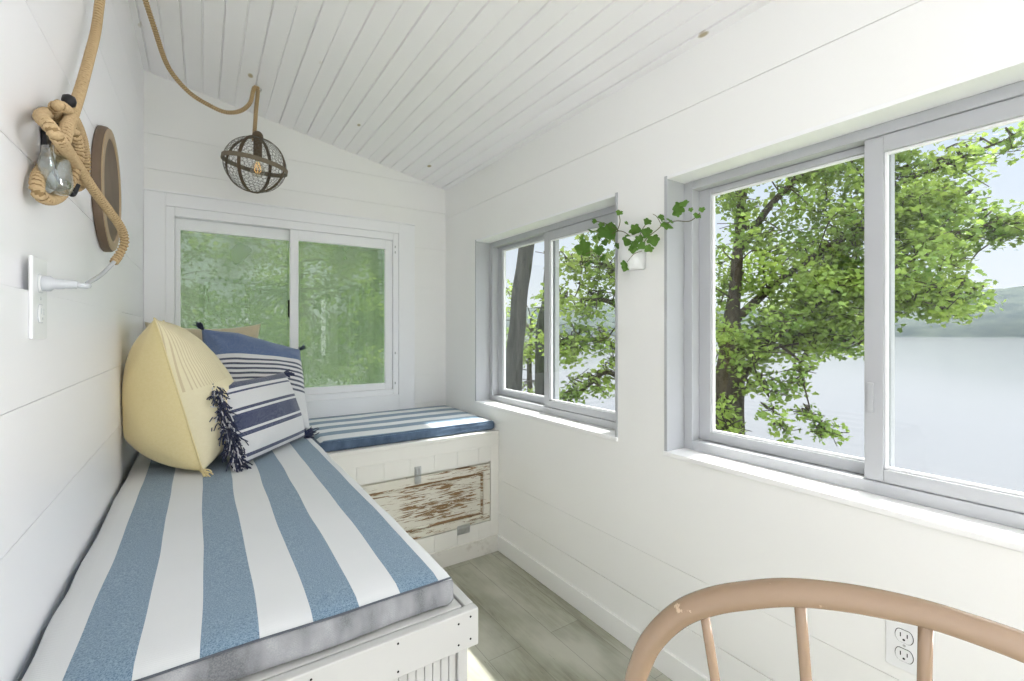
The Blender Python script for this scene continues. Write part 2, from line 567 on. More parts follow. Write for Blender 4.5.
def leaf_mat(name, a, b, trans):
    m = bpy.data.materials.new(name); m.use_nodes = True
    t = m.node_tree; t.nodes.clear()
    o_ = t.nodes.new('ShaderNodeOutputMaterial')
    nz = t.nodes.new('ShaderNodeTexNoise'); nz.inputs['Scale'].default_value = 2.3; nz.inputs['Detail'].default_value = 6
    tcn = t.nodes.new('ShaderNodeTexCoord'); t.links.new(tcn.outputs['Object'], nz.inputs['Vector'])
    r_ = t.nodes.new('ShaderNodeValToRGB')
    r_.color_ramp.elements[0].position = .32; r_.color_ramp.elements[0].color = a
    r_.color_ramp.elements[1].position = .68; r_.color_ramp.elements[1].color = b
    t.links.new(nz.outputs[0], r_.inputs[0])
    pd = t.nodes.new('ShaderNodeBsdfPrincipled'); pd.inputs['Roughness'].default_value = .6; pd.inputs['Specular IOR Level'].default_value = .2
    tr = t.nodes.new('ShaderNodeBsdfTranslucent')
    hs = t.nodes.new('ShaderNodeHueSaturation'); hs.inputs['Hue'].default_value = .485; hs.inputs['Value'].default_value = 1.5
    t.links.new(r_.outputs[0], pd.inputs['Base Color']); t.links.new(r_.outputs[0], hs.inputs['Color']); t.links.new(hs.outputs[0], tr.inputs[0])
    mx = t.nodes.new('ShaderNodeMixShader'); mx.inputs[0].default_value = trans
    t.links.new(pd.outputs[0], mx.inputs[1]); t.links.new(tr.outputs[0], mx.inputs[2]); t.links.new(mx.outputs[0], o_.inputs[0])
    return m
M['maple'] = leaf_mat('maple_leaf', (.08, .15, .032, 1), (.27, .37, .085, 1), .45)
M['light_leaf'] = leaf_mat('spring_leaf', (.09, .155, .035, 1), (.24, .32, .08, 1), .5)
M['grove'] = leaf_mat('grove_leaf', (.035, .07, .018, 1), (.105, .16, .04, 1), .45)
M['ivy'] = leaf_mat('ivy_leaf', (.05, .125, .022, 1), (.14, .27, .05, 1), .3)
def bark_mat(name, a, b):
    k = NM(name, .9, .2)
    nz = k.noise(k.co('Object', (9, 9, 1.6)), 3.0, 8, .75)
    k.color(k.mix(k.ramp(nz, [(.34, 0.0), (.62, 1.0)]), a, b)); k.bump(nz, 1.0, .06)
    return k.m
M['bark'] = bark_mat('brown_bark', (.030, .024, .018, 1), (.10, .082, .064, 1))
M['grey_bark'] = bark_mat('grey_bark', (.022, .022, .021, 1), (.075, .075, .068, 1))
M['stem'] = painted('ivy_stem', (.10, .12, .05, 1), (.16, .11, .06, 1), .7, 20)
k = NM('hazy_lake', .14, .5)
k.color((.090, .091, .094, 1))
k.bump(k.noise(k.co('Object', (.5, .5, 1)), 3, 4), .04, .05)
M['lake'] = k.m
k = NM('hazy_wooded_hill', .95, .0)
k.color(k.mix(k.ramp(k.noise(k.co('Object', (1, 1, 2.0)), .06, 6, .7), [(.38, 0.0), (.62, 1.0)]), (.048, .058, .060, 1), (.072, .084, .076, 1)))
M['hill'] = k.m
k = NM('bluff_ground', .95, .0)
k.color(k.mix(k.noise(k.co('Object'), 1.6, 6, .7), (.10, .13, .05, 1), (.23, .25, .13, 1)))
M['ground'] = k.m

# ------------------------------------------------------------------ the room
XR, XL, YF, YB = 1.406, -.246, 2.94, -2.2
XO, XLO, YFO, YBO = 1.60, -.42, 3.10, -2.36
def ceil_z(X): return 2.23 + .1943 * (XR - X)

def rects_minus(a0, a1, b0, b1, holes):
    """split the rectangle into pieces that leave the holes open"""
    ca = sorted({a0, a1} | {h for H in holes for h in H[:2] if a0 < h < a1})
    cb = sorted({b0, b1} | {h for H in holes for h in H[2:] if b0 < h < b1})
    out = []
    for i in range(len(ca) - 1):
        run = None
        for j in range(len(cb) - 1):
            mid = ((ca[i] + ca[i + 1]) / 2, (cb[j] + cb[j + 1]) / 2)
            op = any(H[0] < mid[0] < H[1] and H[2] < mid[1] < H[3] for H in holes)
            if op:
                if run: out.append((ca[i], ca[i + 1], run[0], run[1]))
                run = None
            else: run = (run[0] if run else cb[j], cb[j + 1])
        if run: out.append((ca[i], ca[i + 1], run[0], run[1]))
    return out

W1 = (-.115, 1.10, .81, 1.815)    # large lake window (y0, y1, z0, z1)
W2 = (1.33, 2.515, .815, 1.815)   # smaller-looking lake window beyond the pier
W4 = (-1.75, -.55, .81, 1.815)    # unseen twin behind the camera, added to let in light
RW = [W1, W2, W4]
G = .0016
def wall_boards(mb, plane, axis, a0, a1, b0, b1, holes, seams, thick, out, gaps={}):
    """core plus thin boards with open seams; axis 'x' = plane of constant x"""
    def bx(a, b, c, d, p, q, G_=0):
        if axis == 'x': mb.box((min(p, q), a, c), (max(p, q), b, d))
        else: mb.box((a, min(p, q), c), (b, max(p, q), d))
    for (p0, p1, q0, q1) in rects_minus(a0, a1, b0, b1, holes):
        bx(p0, p1, q0, q1, plane + out * .006, plane + out * thick)
    zz = [b0] + list(seams) + [b1]
    for i in range(len(zz) - 1):
        for (p0, p1, q0, q1) in rects_minus(a0, a1, zz[i] + (gaps.get(zz[i], G) if i else 0), zz[i + 1] - (gaps.get(zz[i + 1], G) if i < len(zz) - 2 else 0), holes):
            bx(p0, p1, q0, q1, plane, plane + out * .0065)

mb = MB()
wall_boards(mb, XR, 'x', YB, YF + .02, 0, 2.34, RW, [.213, .402, 2.028], XO - XR, 1, {.213: .0026, .402: .0009, 2.028: .0011})
tag(mb.build('wall_right', M['wall']), 'white shiplap wall along the lake side with the windows', 'wall', kind='structure')
mb = MB()
FW = (-.157, 1.063, .837, 1.885)
wall_boards(mb, YF, 'y', XL - .02, XR, 0, 2.24, [FW], [.765, .955, 1.131, 1.331, 1.536, 1.808, 2.064], YFO - YF, 1)
# gable part above the straight boards, following the slope
zl, zr = ceil_z(XL - .02), ceil_z(XR)
def gable(zb, y, d):
    xs = [XL - .02, XR]
    poly = [(xs[0], zb), (xs[1], zb), (xs[1], max(zb + .001, zr + .02)), (xs[0], zl + .02)]
    n = len(poly)
    mb.add([(p[0], y, p[1]) for p in poly] + [(p[0], y + d, p[1]) for p in poly],
           [(0, 1, 2, 3), (7, 6, 5, 4)] + [(i, i + 4, (i + 1) % 4 + 4, (i + 1) % 4) for i in range(4)])
gable(2.24, YF + .006, .15)
gable(2.24 + .0018, YF, .0065)
tag(mb.build('wall_far', M['wall']), 'white shiplap end wall under the sloping ceiling', 'wall', kind='structure')

mb = MB()
mb.box((XLO, YB, 0), (XL - .006, YF + .02, 2.62))
sm = [1.318, 1.543, 1.80, 2.06, 2.32]
zz = [0] + sm + [2.60]
for i in range(len(zz) - 1):
    mb.box((XL - .0065, YB, zz[i] + (G * .5 if i else 0)), (XL, YF + .02, zz[i + 1] - (G * .5 if i < len(zz) - 2 else 0)))
# lower boards, one layer thicker, stopping short of the corner
lo = [0, .72, .93, 1.132, 1.316]
for i in range(len(lo) - 1):
    mb.box((XL - .001, YB, lo[i] + G * .35), (XL + .011, 2.085, lo[i + 1] - G * .35))
tag(mb.build('wall_left', M['wall_side']), 'smooth white shiplap wall beside the daybed', 'wall', kind='structure')

mb = MB()
for (p0, p1, q0, q1) in rects_minus(XL - .02, XR + .02, 0, 2.6, [(-.05, 1.2, .05, 2.05)]):
    mb.box((p0, YBO, q0), (p1, YB, q1))
tag(mb.build('wall_back', M['wall']), 'white wall behind with a wide glass opening added for light', 'wall', kind='structure')

mb = MB()
mb.box((XLO, YBO, -.12), (XO, YFO, 0))
tag(mb.build('floor', M['floor']), 'grey-green weathered plank floor', 'floor', kind='structure')

# ceiling: grooved boards running along Y
prof = []
P = .1445
x0 = .504 - 7 * P
xx = x0
pts = [(XLO, 0)]
while xx < XR + .1:
    for c, wd, dp in ((xx, .0042, .010), (xx + P / 2, .0036, .0048)):
        if XL - .02 < c < XR + .02:
            pts += [(c - wd, 0), (c - wd * .4, dp), (c + wd * .4, dp), (c + wd, 0)]
    xx += P
pts.append((XO, 0))
ys = [YBO, YFO]
vv, ff = [], []
for (px_, dz) in pts:
    for y in ys: vv.append((px_, y, ceil_z(px_) + dz))
for (px_, dz) in pts:
    for y in ys: vv.append((px_, y, ceil_z(px_) + .14))
n = len(pts)
for i in range(n - 1):
    ff.append((i * 2, i * 2 + 1, i * 2 + 3, i * 2 + 2))
    b = 2 * n + i * 2
    ff.append((b, b + 2, b + 3, b + 1))
ff.append((0, 2 * n, 2 * n + 1, 1)); ff.append((2 * n - 2, 2 * n - 1, 4 * n - 1, 4 * n - 2))
mb = MB().add(vv, ff)
tag(mb.build('ceiling', M['ceiling']), 'sloping white beadboard ceiling with small knots', 'ceiling', kind='structure')
mb = MB()
mb.box((XO - .02, YBO - .3, 2.16), (XO + .34, YFO + .3, 2.30))
mb.box((XLO - .3, YFO, 2.30), (XO + .34, YFO + .3, 2.44))
tag(mb.build('roof', M['trim']), 'white roof eave outside the lake windows', 'roof', kind='structure')

# baseboard on the lake side
mb = MB()
mb.box((XR - .011, YB, 0), (XR + .002, 2.24, .088))
tag(mb.build('baseboard_right', M['wall'], bevel=.002), 'white baseboard under the lake windows', 'baseboard', kind='structure')

# ------------------------------------------------------------------ windows
def lake_window(num, W, label):
    y0, y1, z0, z1 = W
    root = empty('window_%d' % num, (XR + .1, (y0 + y1) / 2, z0), label, 'window', kind='structure')
    mid = (y0 + y1) / 2
    XF = 1.50
    # jamb lining that shows as a thin bead round the opening
    a = MB()
    t_, pr_ = .013, .003
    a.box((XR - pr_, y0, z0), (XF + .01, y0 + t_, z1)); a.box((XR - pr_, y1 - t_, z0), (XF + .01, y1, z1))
    a.build('lining', M['vinyl'], root, bevel=.0015)  # side linings take the shade-darkened vinyl colour; the head stays trim white
    a = MB(); a.box((XR - pr_, y0 + t_, z1 - t_), (XF + .01, y1 - t_, z1))
    a.build('head_lining', M['trim'], root, bevel=.0015)
    a = MB(); a.box((XR - .008, y0 - .002, z0 - .016), (XF + .01, y1 + .002, z0 + .002))
    a.build('sill', M['sill'], root, bevel=.003)
    # frame
    fy0, fy1, fz0, fz1 = y0 + .013, y1 - .013, z0 + .002, z1 - .013
    fw, ft, fb = .036, .030, .034
    a = MB()
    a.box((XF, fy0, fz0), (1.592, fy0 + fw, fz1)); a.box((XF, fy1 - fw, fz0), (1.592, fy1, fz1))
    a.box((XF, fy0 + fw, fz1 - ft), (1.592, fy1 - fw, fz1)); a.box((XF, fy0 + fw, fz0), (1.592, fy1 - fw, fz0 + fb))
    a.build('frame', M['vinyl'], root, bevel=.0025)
    iy0, iy1, iz0, iz1 = fy0 + fw, fy1 - fw, fz0 + fb, fz1 - ft
    def sash(name, a0, a1, xf, st, tr):
        s_ = MB(); d_ = .028
        for (p0, p1, q0, q1) in rects_minus(a0, a1, iz0 + .001, iz1 - .001, [(a0 + st, a1 - st, iz0 + .036, iz1 - tr)]):
            s_.box((xf, p0, q0), (xf + d_, p1, q1))
        g0, g1, h0, h1 = a0 + st, a1 - st, iz0 + .036, iz1 - tr
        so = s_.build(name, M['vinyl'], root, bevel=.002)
        b_ = MB(); w_ = .007
        for (p0, p1, q0, q1) in rects_minus(g0, g1, h0, h1, [(g0 + w_, g1 - w_, h0 + w_, h1 - w_)]):
            b_.box((xf + .008, p0, q0), (xf + .02, p1, q1))
        b_.build('glazing_bead', M['trim'], so, bevel=.0015)
        g_ = MB(); g_.box((xf + .012, g0 + .002, h0 + .002), (xf + .016, g1 - .002, h1 - .002))
        g_.build('pane', M['pane'], so)
        return so
    sash('sash', mid - .022, iy1, 1.542, .047, .022)
    si = sash('sash', iy0, mid + .027, 1.506, .043, .045)
    h_ = MB()
    h_.box((1.499, mid + .004, z0 + .22), (1.507, mid + .019, z0 + .30))
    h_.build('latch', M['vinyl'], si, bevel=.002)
    return root
lake_window(1, W1, 'large white sliding window looking over the lake')
lake_window(2, W2, 'white sliding window between the ivy planter and the far corner')
lake_window(4, W4, 'unseen white sliding window added for light further along the lake wall')

# far wall window with flat casing
root = empty('window_3', (.46, YF, .73), 'white sliding window with a hazy screen in the end wall', 'window', kind='structure')
a = MB()
for (p0, p1, q0, q1) in rects_minus(XL + .001, 1.172, .735, 1.958, [FW]):
    a.box((p0, YF - .018, q0), (p1, YF + .001, q1))
a.build('casing', M['trim'], root, bevel=.002)
a = MB()
a.box((XL + .001, YF - .026, 1.950), (1.172, YF + .001, 1.959))
a.build('cap_moulding', M['trim'], root, bevel=.002)
x0_, x1_, z0_, z1_ = FW
a = MB()
for (p0, p1, q0, q1) in rects_minus(x0_, x1_, z0_, z1_, [(x0_ + .036, x1_ - .036, z0_ + .036, z1_ - .045)]):
    a.box((p0, YF - .010, q0), (p1, YF + .10, q1))
a.build('frame', M['trim'], root, bevel=.0025)
def fsash(a0, a1, yf, sl, sr, bot, top):
    s_ = MB()
    q0_, q1_ = z0_ + .037, z1_ - .046
    for (p0, p1, q0, q1) in rects_minus(a0, a1, q0_, q1_, [(a0 + sl, a1 - sr, q0_ + bot, q1_ - top)]):
        s_.box((p0, yf, q0), (p1, yf + .028, q1))
    so = s_.build('sash', M['trim'], root, bevel=.002)
    g_ = MB(); g_.box((a0 + sl - .004, yf + .012, q0_ + bot - .004), (a1 - sr + .004, yf + .016, q1_ - top + .004))
    g_.build('pane', M['pane'], so)
    return so
s1 = fsash(x0_ + .037, .470, YF + .036, .022, .046, .040, .060)
s2 = fsash(.419, x1_ - .037, YF + .002, .045, .046, .040, .060)
a = MB(); a.box((.412, YF + .020, 1.33), (.424, YF + .037, 1.43)); a.build('latch', M['slot'], s1, bevel=.002)
a = MB()
for zz_ in (1.79, 1.755, 1.10, .905):
    a.box((1.038, YF - .016, zz_), (1.044, YF - .009, zz_ + .014))
a.build('tilt_catch', M['zinc'], root, bevel=.001)
a = MB(); a.box((x0_ + .03, YF + .086, z0_ + .03), (x1_ - .03, YF + .087, z1_ - .04)); a.build('insect_screen', M['screen'], root)

# unseen glass sliding door behind the camera, added to brighten the room
root = empty('added_door_1', (.575, YB - .08, .05), 'unseen white framed glass door behind, added for light', 'door', kind='structure')
a = MB()
for (p0, p1, q0, q1) in rects_minus(-.05, 1.2, .05, 2.05, [(.02, .54, .14, 1.97), (.61, 1.13, .14, 1.97)]):
    a.box((p0, YB - .11, q0), (p1, YB - .05, q1))
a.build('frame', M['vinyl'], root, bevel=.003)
a = MB(); a.box((.01, YB - .085, .13), (.55, YB - .08, 1.98)); a.box((.60, YB - .085, .13), (1.14, YB - .08, 1.98)); a.build('pane', M['pane'], root)

# ------------------------------------------------------------------ daybed bench
BZ = .6825
root = empty('daybed_bench', (.11, 1.85, 0), 'white painted daybed bench with slatted end under the long striped cushion', 'bench')
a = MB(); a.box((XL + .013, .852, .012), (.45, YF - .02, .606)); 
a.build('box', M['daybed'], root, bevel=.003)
a = MB()
xx = XL + .013
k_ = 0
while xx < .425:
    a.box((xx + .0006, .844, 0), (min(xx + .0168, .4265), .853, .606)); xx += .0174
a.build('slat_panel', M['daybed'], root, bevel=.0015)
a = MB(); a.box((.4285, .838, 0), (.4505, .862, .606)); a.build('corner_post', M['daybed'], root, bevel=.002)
# rim boards on edge plus deck
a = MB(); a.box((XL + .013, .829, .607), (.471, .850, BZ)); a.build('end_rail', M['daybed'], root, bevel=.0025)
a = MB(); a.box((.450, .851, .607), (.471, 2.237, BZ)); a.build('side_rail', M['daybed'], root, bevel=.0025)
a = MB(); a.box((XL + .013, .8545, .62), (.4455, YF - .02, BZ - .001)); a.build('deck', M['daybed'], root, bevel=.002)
a = MB()
for (px_, pz) in ((.452, .670), (.452, .625), (.425, .664), (.425, .622), (.30, .672), (.30, .62), (.15, .668), (.15, .622)):
    Mx = Matrix.Translation((px_, .8292, pz)) @ Matrix.Rotation(PI / 2, 4, 'X')
    MB().lathe([(.0022, 0), (.0022, .0008)], Mx, 8).build('nail', M['slot'], root)

# window bench
root = empty('window_bench', (.93, 2.6, 0), 'cream painted storage bench under the end window with a chipped hatch', 'bench')
a = MB(); a.box((.474, 2.262, .012), (XR - .002, YF - .02, BZ - .02)); a.build('box', M['bench'], root)
a = MB(); a.box((.473, 2.238, BZ - .022), (XR - .001, YF - .02, BZ)); a.build('top_board', M['bench'], root, bevel=.003)
HX0, HX1, HZ0, HZ1 = .487, 1.347, .184, .503
a = MB()
a.box((.473, 2.240, .60), (XR - .001, 2.263, BZ - .022))           # top rail
xs = [.473 + i * .1335 for i in range(8)]; xs[-1] = XR - .001
for i in range(len(xs) - 1):
    for (p0, p1, q0, q1) in rects_minus(xs[i] + .0003, xs[i + 1] - .0003, .09, .5995, [(HX0 - .004, HX1 + .004, HZ0 - .004, HZ1 + .011)]):
        a.box((p0, 2.241, q0), (p1, 2.263, q1))
a.build('front_panel', M['bench'], root, bevel=.001)
a = MB(); a.box((.473, 2.232, 0), (XR - .012, 2.263, .092)); a.build('kick_board', M['kick'], root, bevel=.002)
a = MB(); a.box((HX0 - .003, 2.2625, HZ0), (HX1 + .003, 2.2635, HZ1 + .010)); a.build('hatch_shadow_gap', M['slot'], root)
a = MB()
fwid = .042
for (p0, p1, q0, q1) in rects_minus(HX0, HX1, HZ0, HZ1, [(HX0 + fwid, HX1 - fwid, HZ0 + fwid, HZ1 - fwid)]):
    a.box((p0, 2.242, q0), (p1, 2.262, q1))
door = a.build('hatch_door', M['hatch_frame'], root, bevel=.002)
a = MB()
i0, i1, j0, j1 = HX0 + fwid, HX1 - fwid, HZ0 + fwid, HZ1 - fwid
for (p0, p1, q0, q1) in rects_minus(i0, i1, j0, j1, [(i0 + .013, i1 - .013, j0 + .013, j1 - .013)]):
    a.box((p0, 2.246, q0), (p1, 2.262, q1))
a.build('moulding', M['hatch_edge'], door, bevel=.004)
a = MB(); a.box((i0 + .012, 2.253, j0 + .012), (i1 - .012, 2.262, j1 - .012)); a.build('panel', M['hatch_panel'], door)
a = MB()
a.box((.897, 2.237, .512), (.933, 2.2415, .556)); a.box((.899, 2.234, .470), (.931, 2.242, .508))
a.tube([(.906, 2.236, .548), (.906, 2.226, .535), (.906, 2.224, .505), (.915, 2.223, .495), (.924, 2.224, .505), (.924, 2.226, .535), (.924, 2.236, .548)], .0026, 8)
a.build('latch', M['zinc'], root, bevel=.001)
for hx in (.655, 1.178):
    a = MB(); a.box((hx - .038, 2.2365, HZ0 - .036), (hx + .038, 2.241, HZ0 - .002)); a.box((hx - .038, 2.2375, HZ0 - .003), (hx + .038, 2.242, HZ0 + .012))
    a.tube([(hx - .038, 2.2375, HZ0 - .002), (hx + .038, 2.2375, HZ0 - .002)], .004, 8)
    a.build('hinge', M['zinc'], root, bevel=.001)

# ------------------------------------------------------------------ seat cushions
def cushion(name, x0, x1, y0, y1, z0, z1, r, mats, classify, puff, seed, label, cat, nx=40, ny=60, nz=8, group=None):
    cx, cy, cz = (x0 + x1) / 2, (y0 + y1) / 2, (z0 + z1) / 2
    bm = bmesh.new()
    hx, hy, hz = (x1 - x0) / 2, (y1 - y0) / 2, (z1 - z0) / 2
    grid = {}
    def vert(i, j, k):
        key = (i, j, k)
        if key not in grid:
            q = Vector((-hx + 2 * hx * i / nx, -hy + 2 * hy * j / ny, -hz + 2 * hz * k / nz))
            inn = Vector((max(-hx + r, min(hx - r, q.x)), max(-hy + r, min(hy - r, q.y)), max(-hz + r, min(hz - r, q.z))))
            d = q - inn
            p = inn + d.normalized() * r if d.length > 1e-9 else q
            ex = min(1, (hx - abs(q.x)) / .10); ey = min(1, (hy - abs(q.y)) / .10)
            wgt = max(0, min(ex, 1)) * max(0, min(ey, 1))
            nn = noise.noise(Vector((p.x * 3.1 + seed, p.y * 2.3, 0))) + .5 * noise.noise(Vector((p.x * 9 + seed, p.y * 6, 3)))
            if p.z > 0: p.z += puff * (math.sqrt(wgt) + .35 * nn)
            side = noise.noise(Vector((p.x * 7 + seed, p.y * 7, p.z * 5)))
            if abs(p.y) > hy - r * .6: p.y += .006 * side
            if abs(p.x) > hx - r * .6: p.x += .004 * side
            grid[key] = bm.verts.new(p + Vector((cx, cy, cz)))
        return grid[key]
    def quad(*ks):
        f = bm.faces.new([vert(*q) for q in ks]); f.smooth = True
        return f
    for i in range(nx):
        for j in range(ny):
            quad((i, j, nz), (i + 1, j, nz), (i + 1, j + 1, nz), (i, j + 1, nz)); quad((i, j, 0), (i, j + 1, 0), (i + 1, j + 1, 0), (i + 1, j, 0))
    for i in range(nx):
        for k_ in range(nz):
            quad((i, 0, k_), (i + 1, 0, k_), (i + 1, 0, k_ + 1), (i, 0, k_ + 1)); quad((i, ny, k_), (i, ny, k_ + 1), (i + 1, ny, k_ + 1), (i + 1, ny, k_))
    for j in range(ny):
        for k_ in range(nz):
            quad((0, j, k_), (0, j, k_ + 1), (0, j + 1, k_ + 1), (0, j + 1, k_)); quad((nx, j, k_), (nx, j + 1, k_), (nx, j + 1, k_ + 1), (nx, j, k_ + 1))
    bm.normal_update()
    for f in bm.faces: f.material_index = classify(f, f.calc_center_median())
    me = bpy.data.meshes.new(name)
    bm.to_mesh(me); bm.free()
    for m_ in mats: me.materials.append(m_)
    o = bpy.data.objects.new(name, me); C.objects.link(o)
    tag(o, label, cat, group)
    return o
DX0, DX1, DY0, DY1 = -.226, .437, .862, 2.905
def cls_day(f, c):
    if c.y < DY0 + .022 and (f.normal.z < .72 or c.y < DY0 + .004): return 1
    if f.normal.z > .45 or c.x > DX1 - .025 and f.normal.z > -.3: return 0
    return 2
dc = cushion('seat_cushion', DX0, DX1, DY0, DY1, BZ + .0005, .742, .016, [M['stripe_day'], M['grey_box'], M['side_box']], cls_day, .008, 2.0,
             'long blue and white striped cushion with a grey front edge on the daybed', 'cushion')
# piping along the top edge of the cushion end
pp = [(x_, DY0 + .0030 + .002 * noise.noise(Vector((x_ * 7, 0, 0))), .7405 + .0016 * noise.noise(Vector((x_ * 8, 3, 0)))) for x_ in np.linspace(DX0 + .012, DX1 - .012, 40)]
MB().tube(pp, .0020, 8).build('piping', M['seam'], dc, smooth=True)
def cls_win(f, c):
    if f.normal.z > .62: return 0
    return 1
wc = cushion('seat_cushion', 0.447, 1.399, 2.262, 2.915, BZ + .0005, .738, .022, [M['stripe_win'], M['blue_box']], cls_win, .007, 5.0,
             'blue striped cushion with a dark blue front edge on the window bench', 'cushion', nx=48, ny=40)
MB().tube([(x_, 2.268, .7335 + .0015 * noise.noise(Vector((x_ * 8, 3, 0)))) for x_ in np.linspace(.462, 1.372, 40)], .0026, 8).build('piping', M['blue_box'], wc, smooth=True)

# ------------------------------------------------------------------ pillows
def frame_mat(c, ex, ey):
    ex = Vector(ex).normalized(); ey = Vector(ey); ey = (ey - ex * ey.dot(ex)).normalized(); ez = ex.cross(ey)
    R_ = Matrix((ex, ey, ez)).transposed().to_4x4()
    return Matrix.Translation(c) @ R_
def pillow(w_, h_, T, seed, pinch=.06, p=2.6, ex=.55, wr=.010, sag=0.0, front=1.0):
    n = 56
    def shape(i, j, side):
        u = -1 + 2 * i / n; v = -1 + 2 * j / n
        edge_in = 1 - pinch * (1 - abs(u) ** 2.5) if True else 1
        X = u * w_ / 2 * (1 - pinch * (1 - v * v) ** 1 * 0 - pinch * (1 - abs(v) ** 2) * abs(u))
        Y = v * h_ / 2 * (1 - pinch * (1 - abs(u) ** 2) * abs(v))
        t = (max(0, 1 - abs(u) ** p) ** ex) * (max(0, 1 - abs(v) ** p) ** ex)
        if sag: t *= 1 - sag * v
        q = Vector((X * 6 + seed, Y * 6, side * 2.0))
        nn = noise.noise(q) + .6 * noise.noise(q * 2.3)
        # creases fanning from the corners
        cr = 0
        for a_ in (-1, 1):
            for b_ in (-1, 1):
                dx, dy = (u - a_), (v - b_)
                rr_ = math.hypot(dx, dy)
                ang = math.atan2(dy * b_, dx * a_)
                cr += math.sin(ang * 9 + seed + a_ * 2 + b_) * math.exp(-rr_ * 2.8) * min(1, rr_ * 3)
        Z = side * (T / 2 * t * (front if side > 0 else 1) + (wr * nn + wr * .8 * cr) * min(1, t * 2.5))
        return Vector((X, Y, Z))
    vs_, fs, ms = [], [], []
    idx = {}
    for side in (1, -1):
        for i in range(n + 1):
            for j in range(n + 1):
                if side == -1 and (i in (0, n) or j in (0, n)): idx[(side, i, j)] = idx[(1, i, j)]; continue
                idx[(side, i, j)] = len(vs_); vs_.append(shape(i, j, side))
    mb_ = MB()
    for side in (1, -1):
        for i in range(n):
            for j in range(n):
                q = [idx[(side, i, j)], idx[(side, i + 1, j)], idx[(side, i + 1, j + 1)], idx[(side, i, j + 1)]]
                fs.append(tuple(q if side == 1 else q[::-1])); ms.append(0 if side == 1 else 1)
    mb_.v = [tuple(v) for v in vs_]; mb_.n = len(vs_); mb_.f = fs; mb_.m = ms
    edge = [shape(i, 0, 1) for i in range(n)] + [shape(n, j, 1) for j in range(n)] + [shape(n - i, n, 1) for i in range(n)] + [shape(0, n - j, 1) for j in range(n)]
    return mb_, edge
def settle(o, xmin=None, zmin=None, ymax=None):
    """press the cloth flat against the wall, seat or window it leans on"""
    m_ = world_mat(o); inv = m_.inverted()
    for v in o.data.vertices:
        p = m_ @ v.co
        if xmin is not None and p.x < xmin: p.x = xmin + .02 * (p.x - xmin)
        if zmin is not None and p.z < zmin: p.z = zmin + .02 * (p.z - zmin)
        if ymax is not None and p.y > ymax: p.y = ymax + .02 * (p.y - ymax)
        v.co = inv @ p
def place(o, Mx):
    o.matrix_world = Mx
    o.location = Mx.to_translation(); o.rotation_euler = Mx.to_euler()
def tassel(parent, base, direction, length, n, spread, mats, seed, name='tassel'):
    r_ = random.Random(seed)
    a_ = MB()
    d = Vector(direction).normalized()
    for i in range(n):
        off = Vector((r_.gauss(0, 1), r_.gauss(0, 1), r_.gauss(0, 1)))
        p0 = Vector(base) + off * spread * .25
        p2 = p0 + d * length * r_.uniform(.65, 1.1) + off * spread
        p1 = (p0 + p2) / 2 + Vector((r_.gauss(0, 1), r_.gauss(0, 1), r_.gauss(0, 1))) * spread * .4
        a_.tube(spline([p0, p1, p2], 3), .0021, 4, mi=0 if r_.random() < .8 or len(mats) == 1 else 1)
    return a_.build(name, mats, parent, local=True)

# tan pillow at the back against the end wall
mb_, edge = pillow(.50, .55, .15, 11, .12)
o = mb_.build('throw_pillow', [M['tan'], M['tan']], None, smooth=True)
place(o, frame_mat((.012, 2.825, 1.02), (1, 0.03, -.01), (0, .13, 1)))
settle(o, xmin=-.243, zmin=.750, ymax=2.915)
tag(o, 'plain tan pillow standing behind the others against the end window', 'pillow')
# large denim pillow
mb_, edge = pillow(.46, .52, .17, 3, .05)
o = mb_.build('throw_pillow', [M['navy_big'], M['navy_big']], None, smooth=True)
TLn, TRn, BRn = Vector((-.065, 2.64, 1.262)), Vector((.345, 2.70, 1.222)), Vector((.50, 2.47, .765))
ctr = (TLn + BRn) / 2
for v in o.data.vertices:                # the right top corner droops
    q_ = max(0, v.co.x / .23 + .35) * max(0, v.co.y / .26)
    v.co.y -= .058 * q_; v.co.x -= .012 * q_
place(o, frame_mat(ctr, TRn - TLn, TRn - BRn))
tag(o, 'large denim blue and white striped pillow behind the small fringed one', 'pillow')
settle(o, zmin=.750)
tassel(o, (-.227, .257, 0), (-.6, .6, .3), .03, 40, .007, [M['navy_yarn']], 1)
tassel(o, (.214, .182, 0), (.6, .5, .3), .02, 30, .005, [M['navy_yarn']], 2)
# yellow pillow leaning on the left wall
mb_, edge = pillow(.44, .55, .36, 21, .04, 2.5, .60, .009, .36, .92)
o = mb_.build('throw_pillow', [M['yellow_front'], M['yellow']], None, smooth=True)
BLy, TLy = Vector((.0, 1.945, .757)), Vector((-.135, 1.925, 1.295))
ad = math.radians(0)
e1 = Vector((math.sin(ad), math.cos(ad), 0)); e2 = TLy - BLy
Mx = frame_mat((0, 0, 0), e1, e2)
Mx = frame_mat(BLy + e1 * .22 + e2 * .5, e1, e2)
place(o, Mx)
settle(o, xmin=-.231, zmin=.752)
tag(o, 'big pale yellow pillow with a pleated band leaning on the left wall', 'pillow')
MB().tube(edge + [edge[0]], .0032, 6).build('piping', M['yellow'], o, smooth=True, local=True)
tassel(o, (-.23, -.262, 0), (-.5, -.6, .4), .03, 26, .006, [M['yellow']], 5, 'fringe')
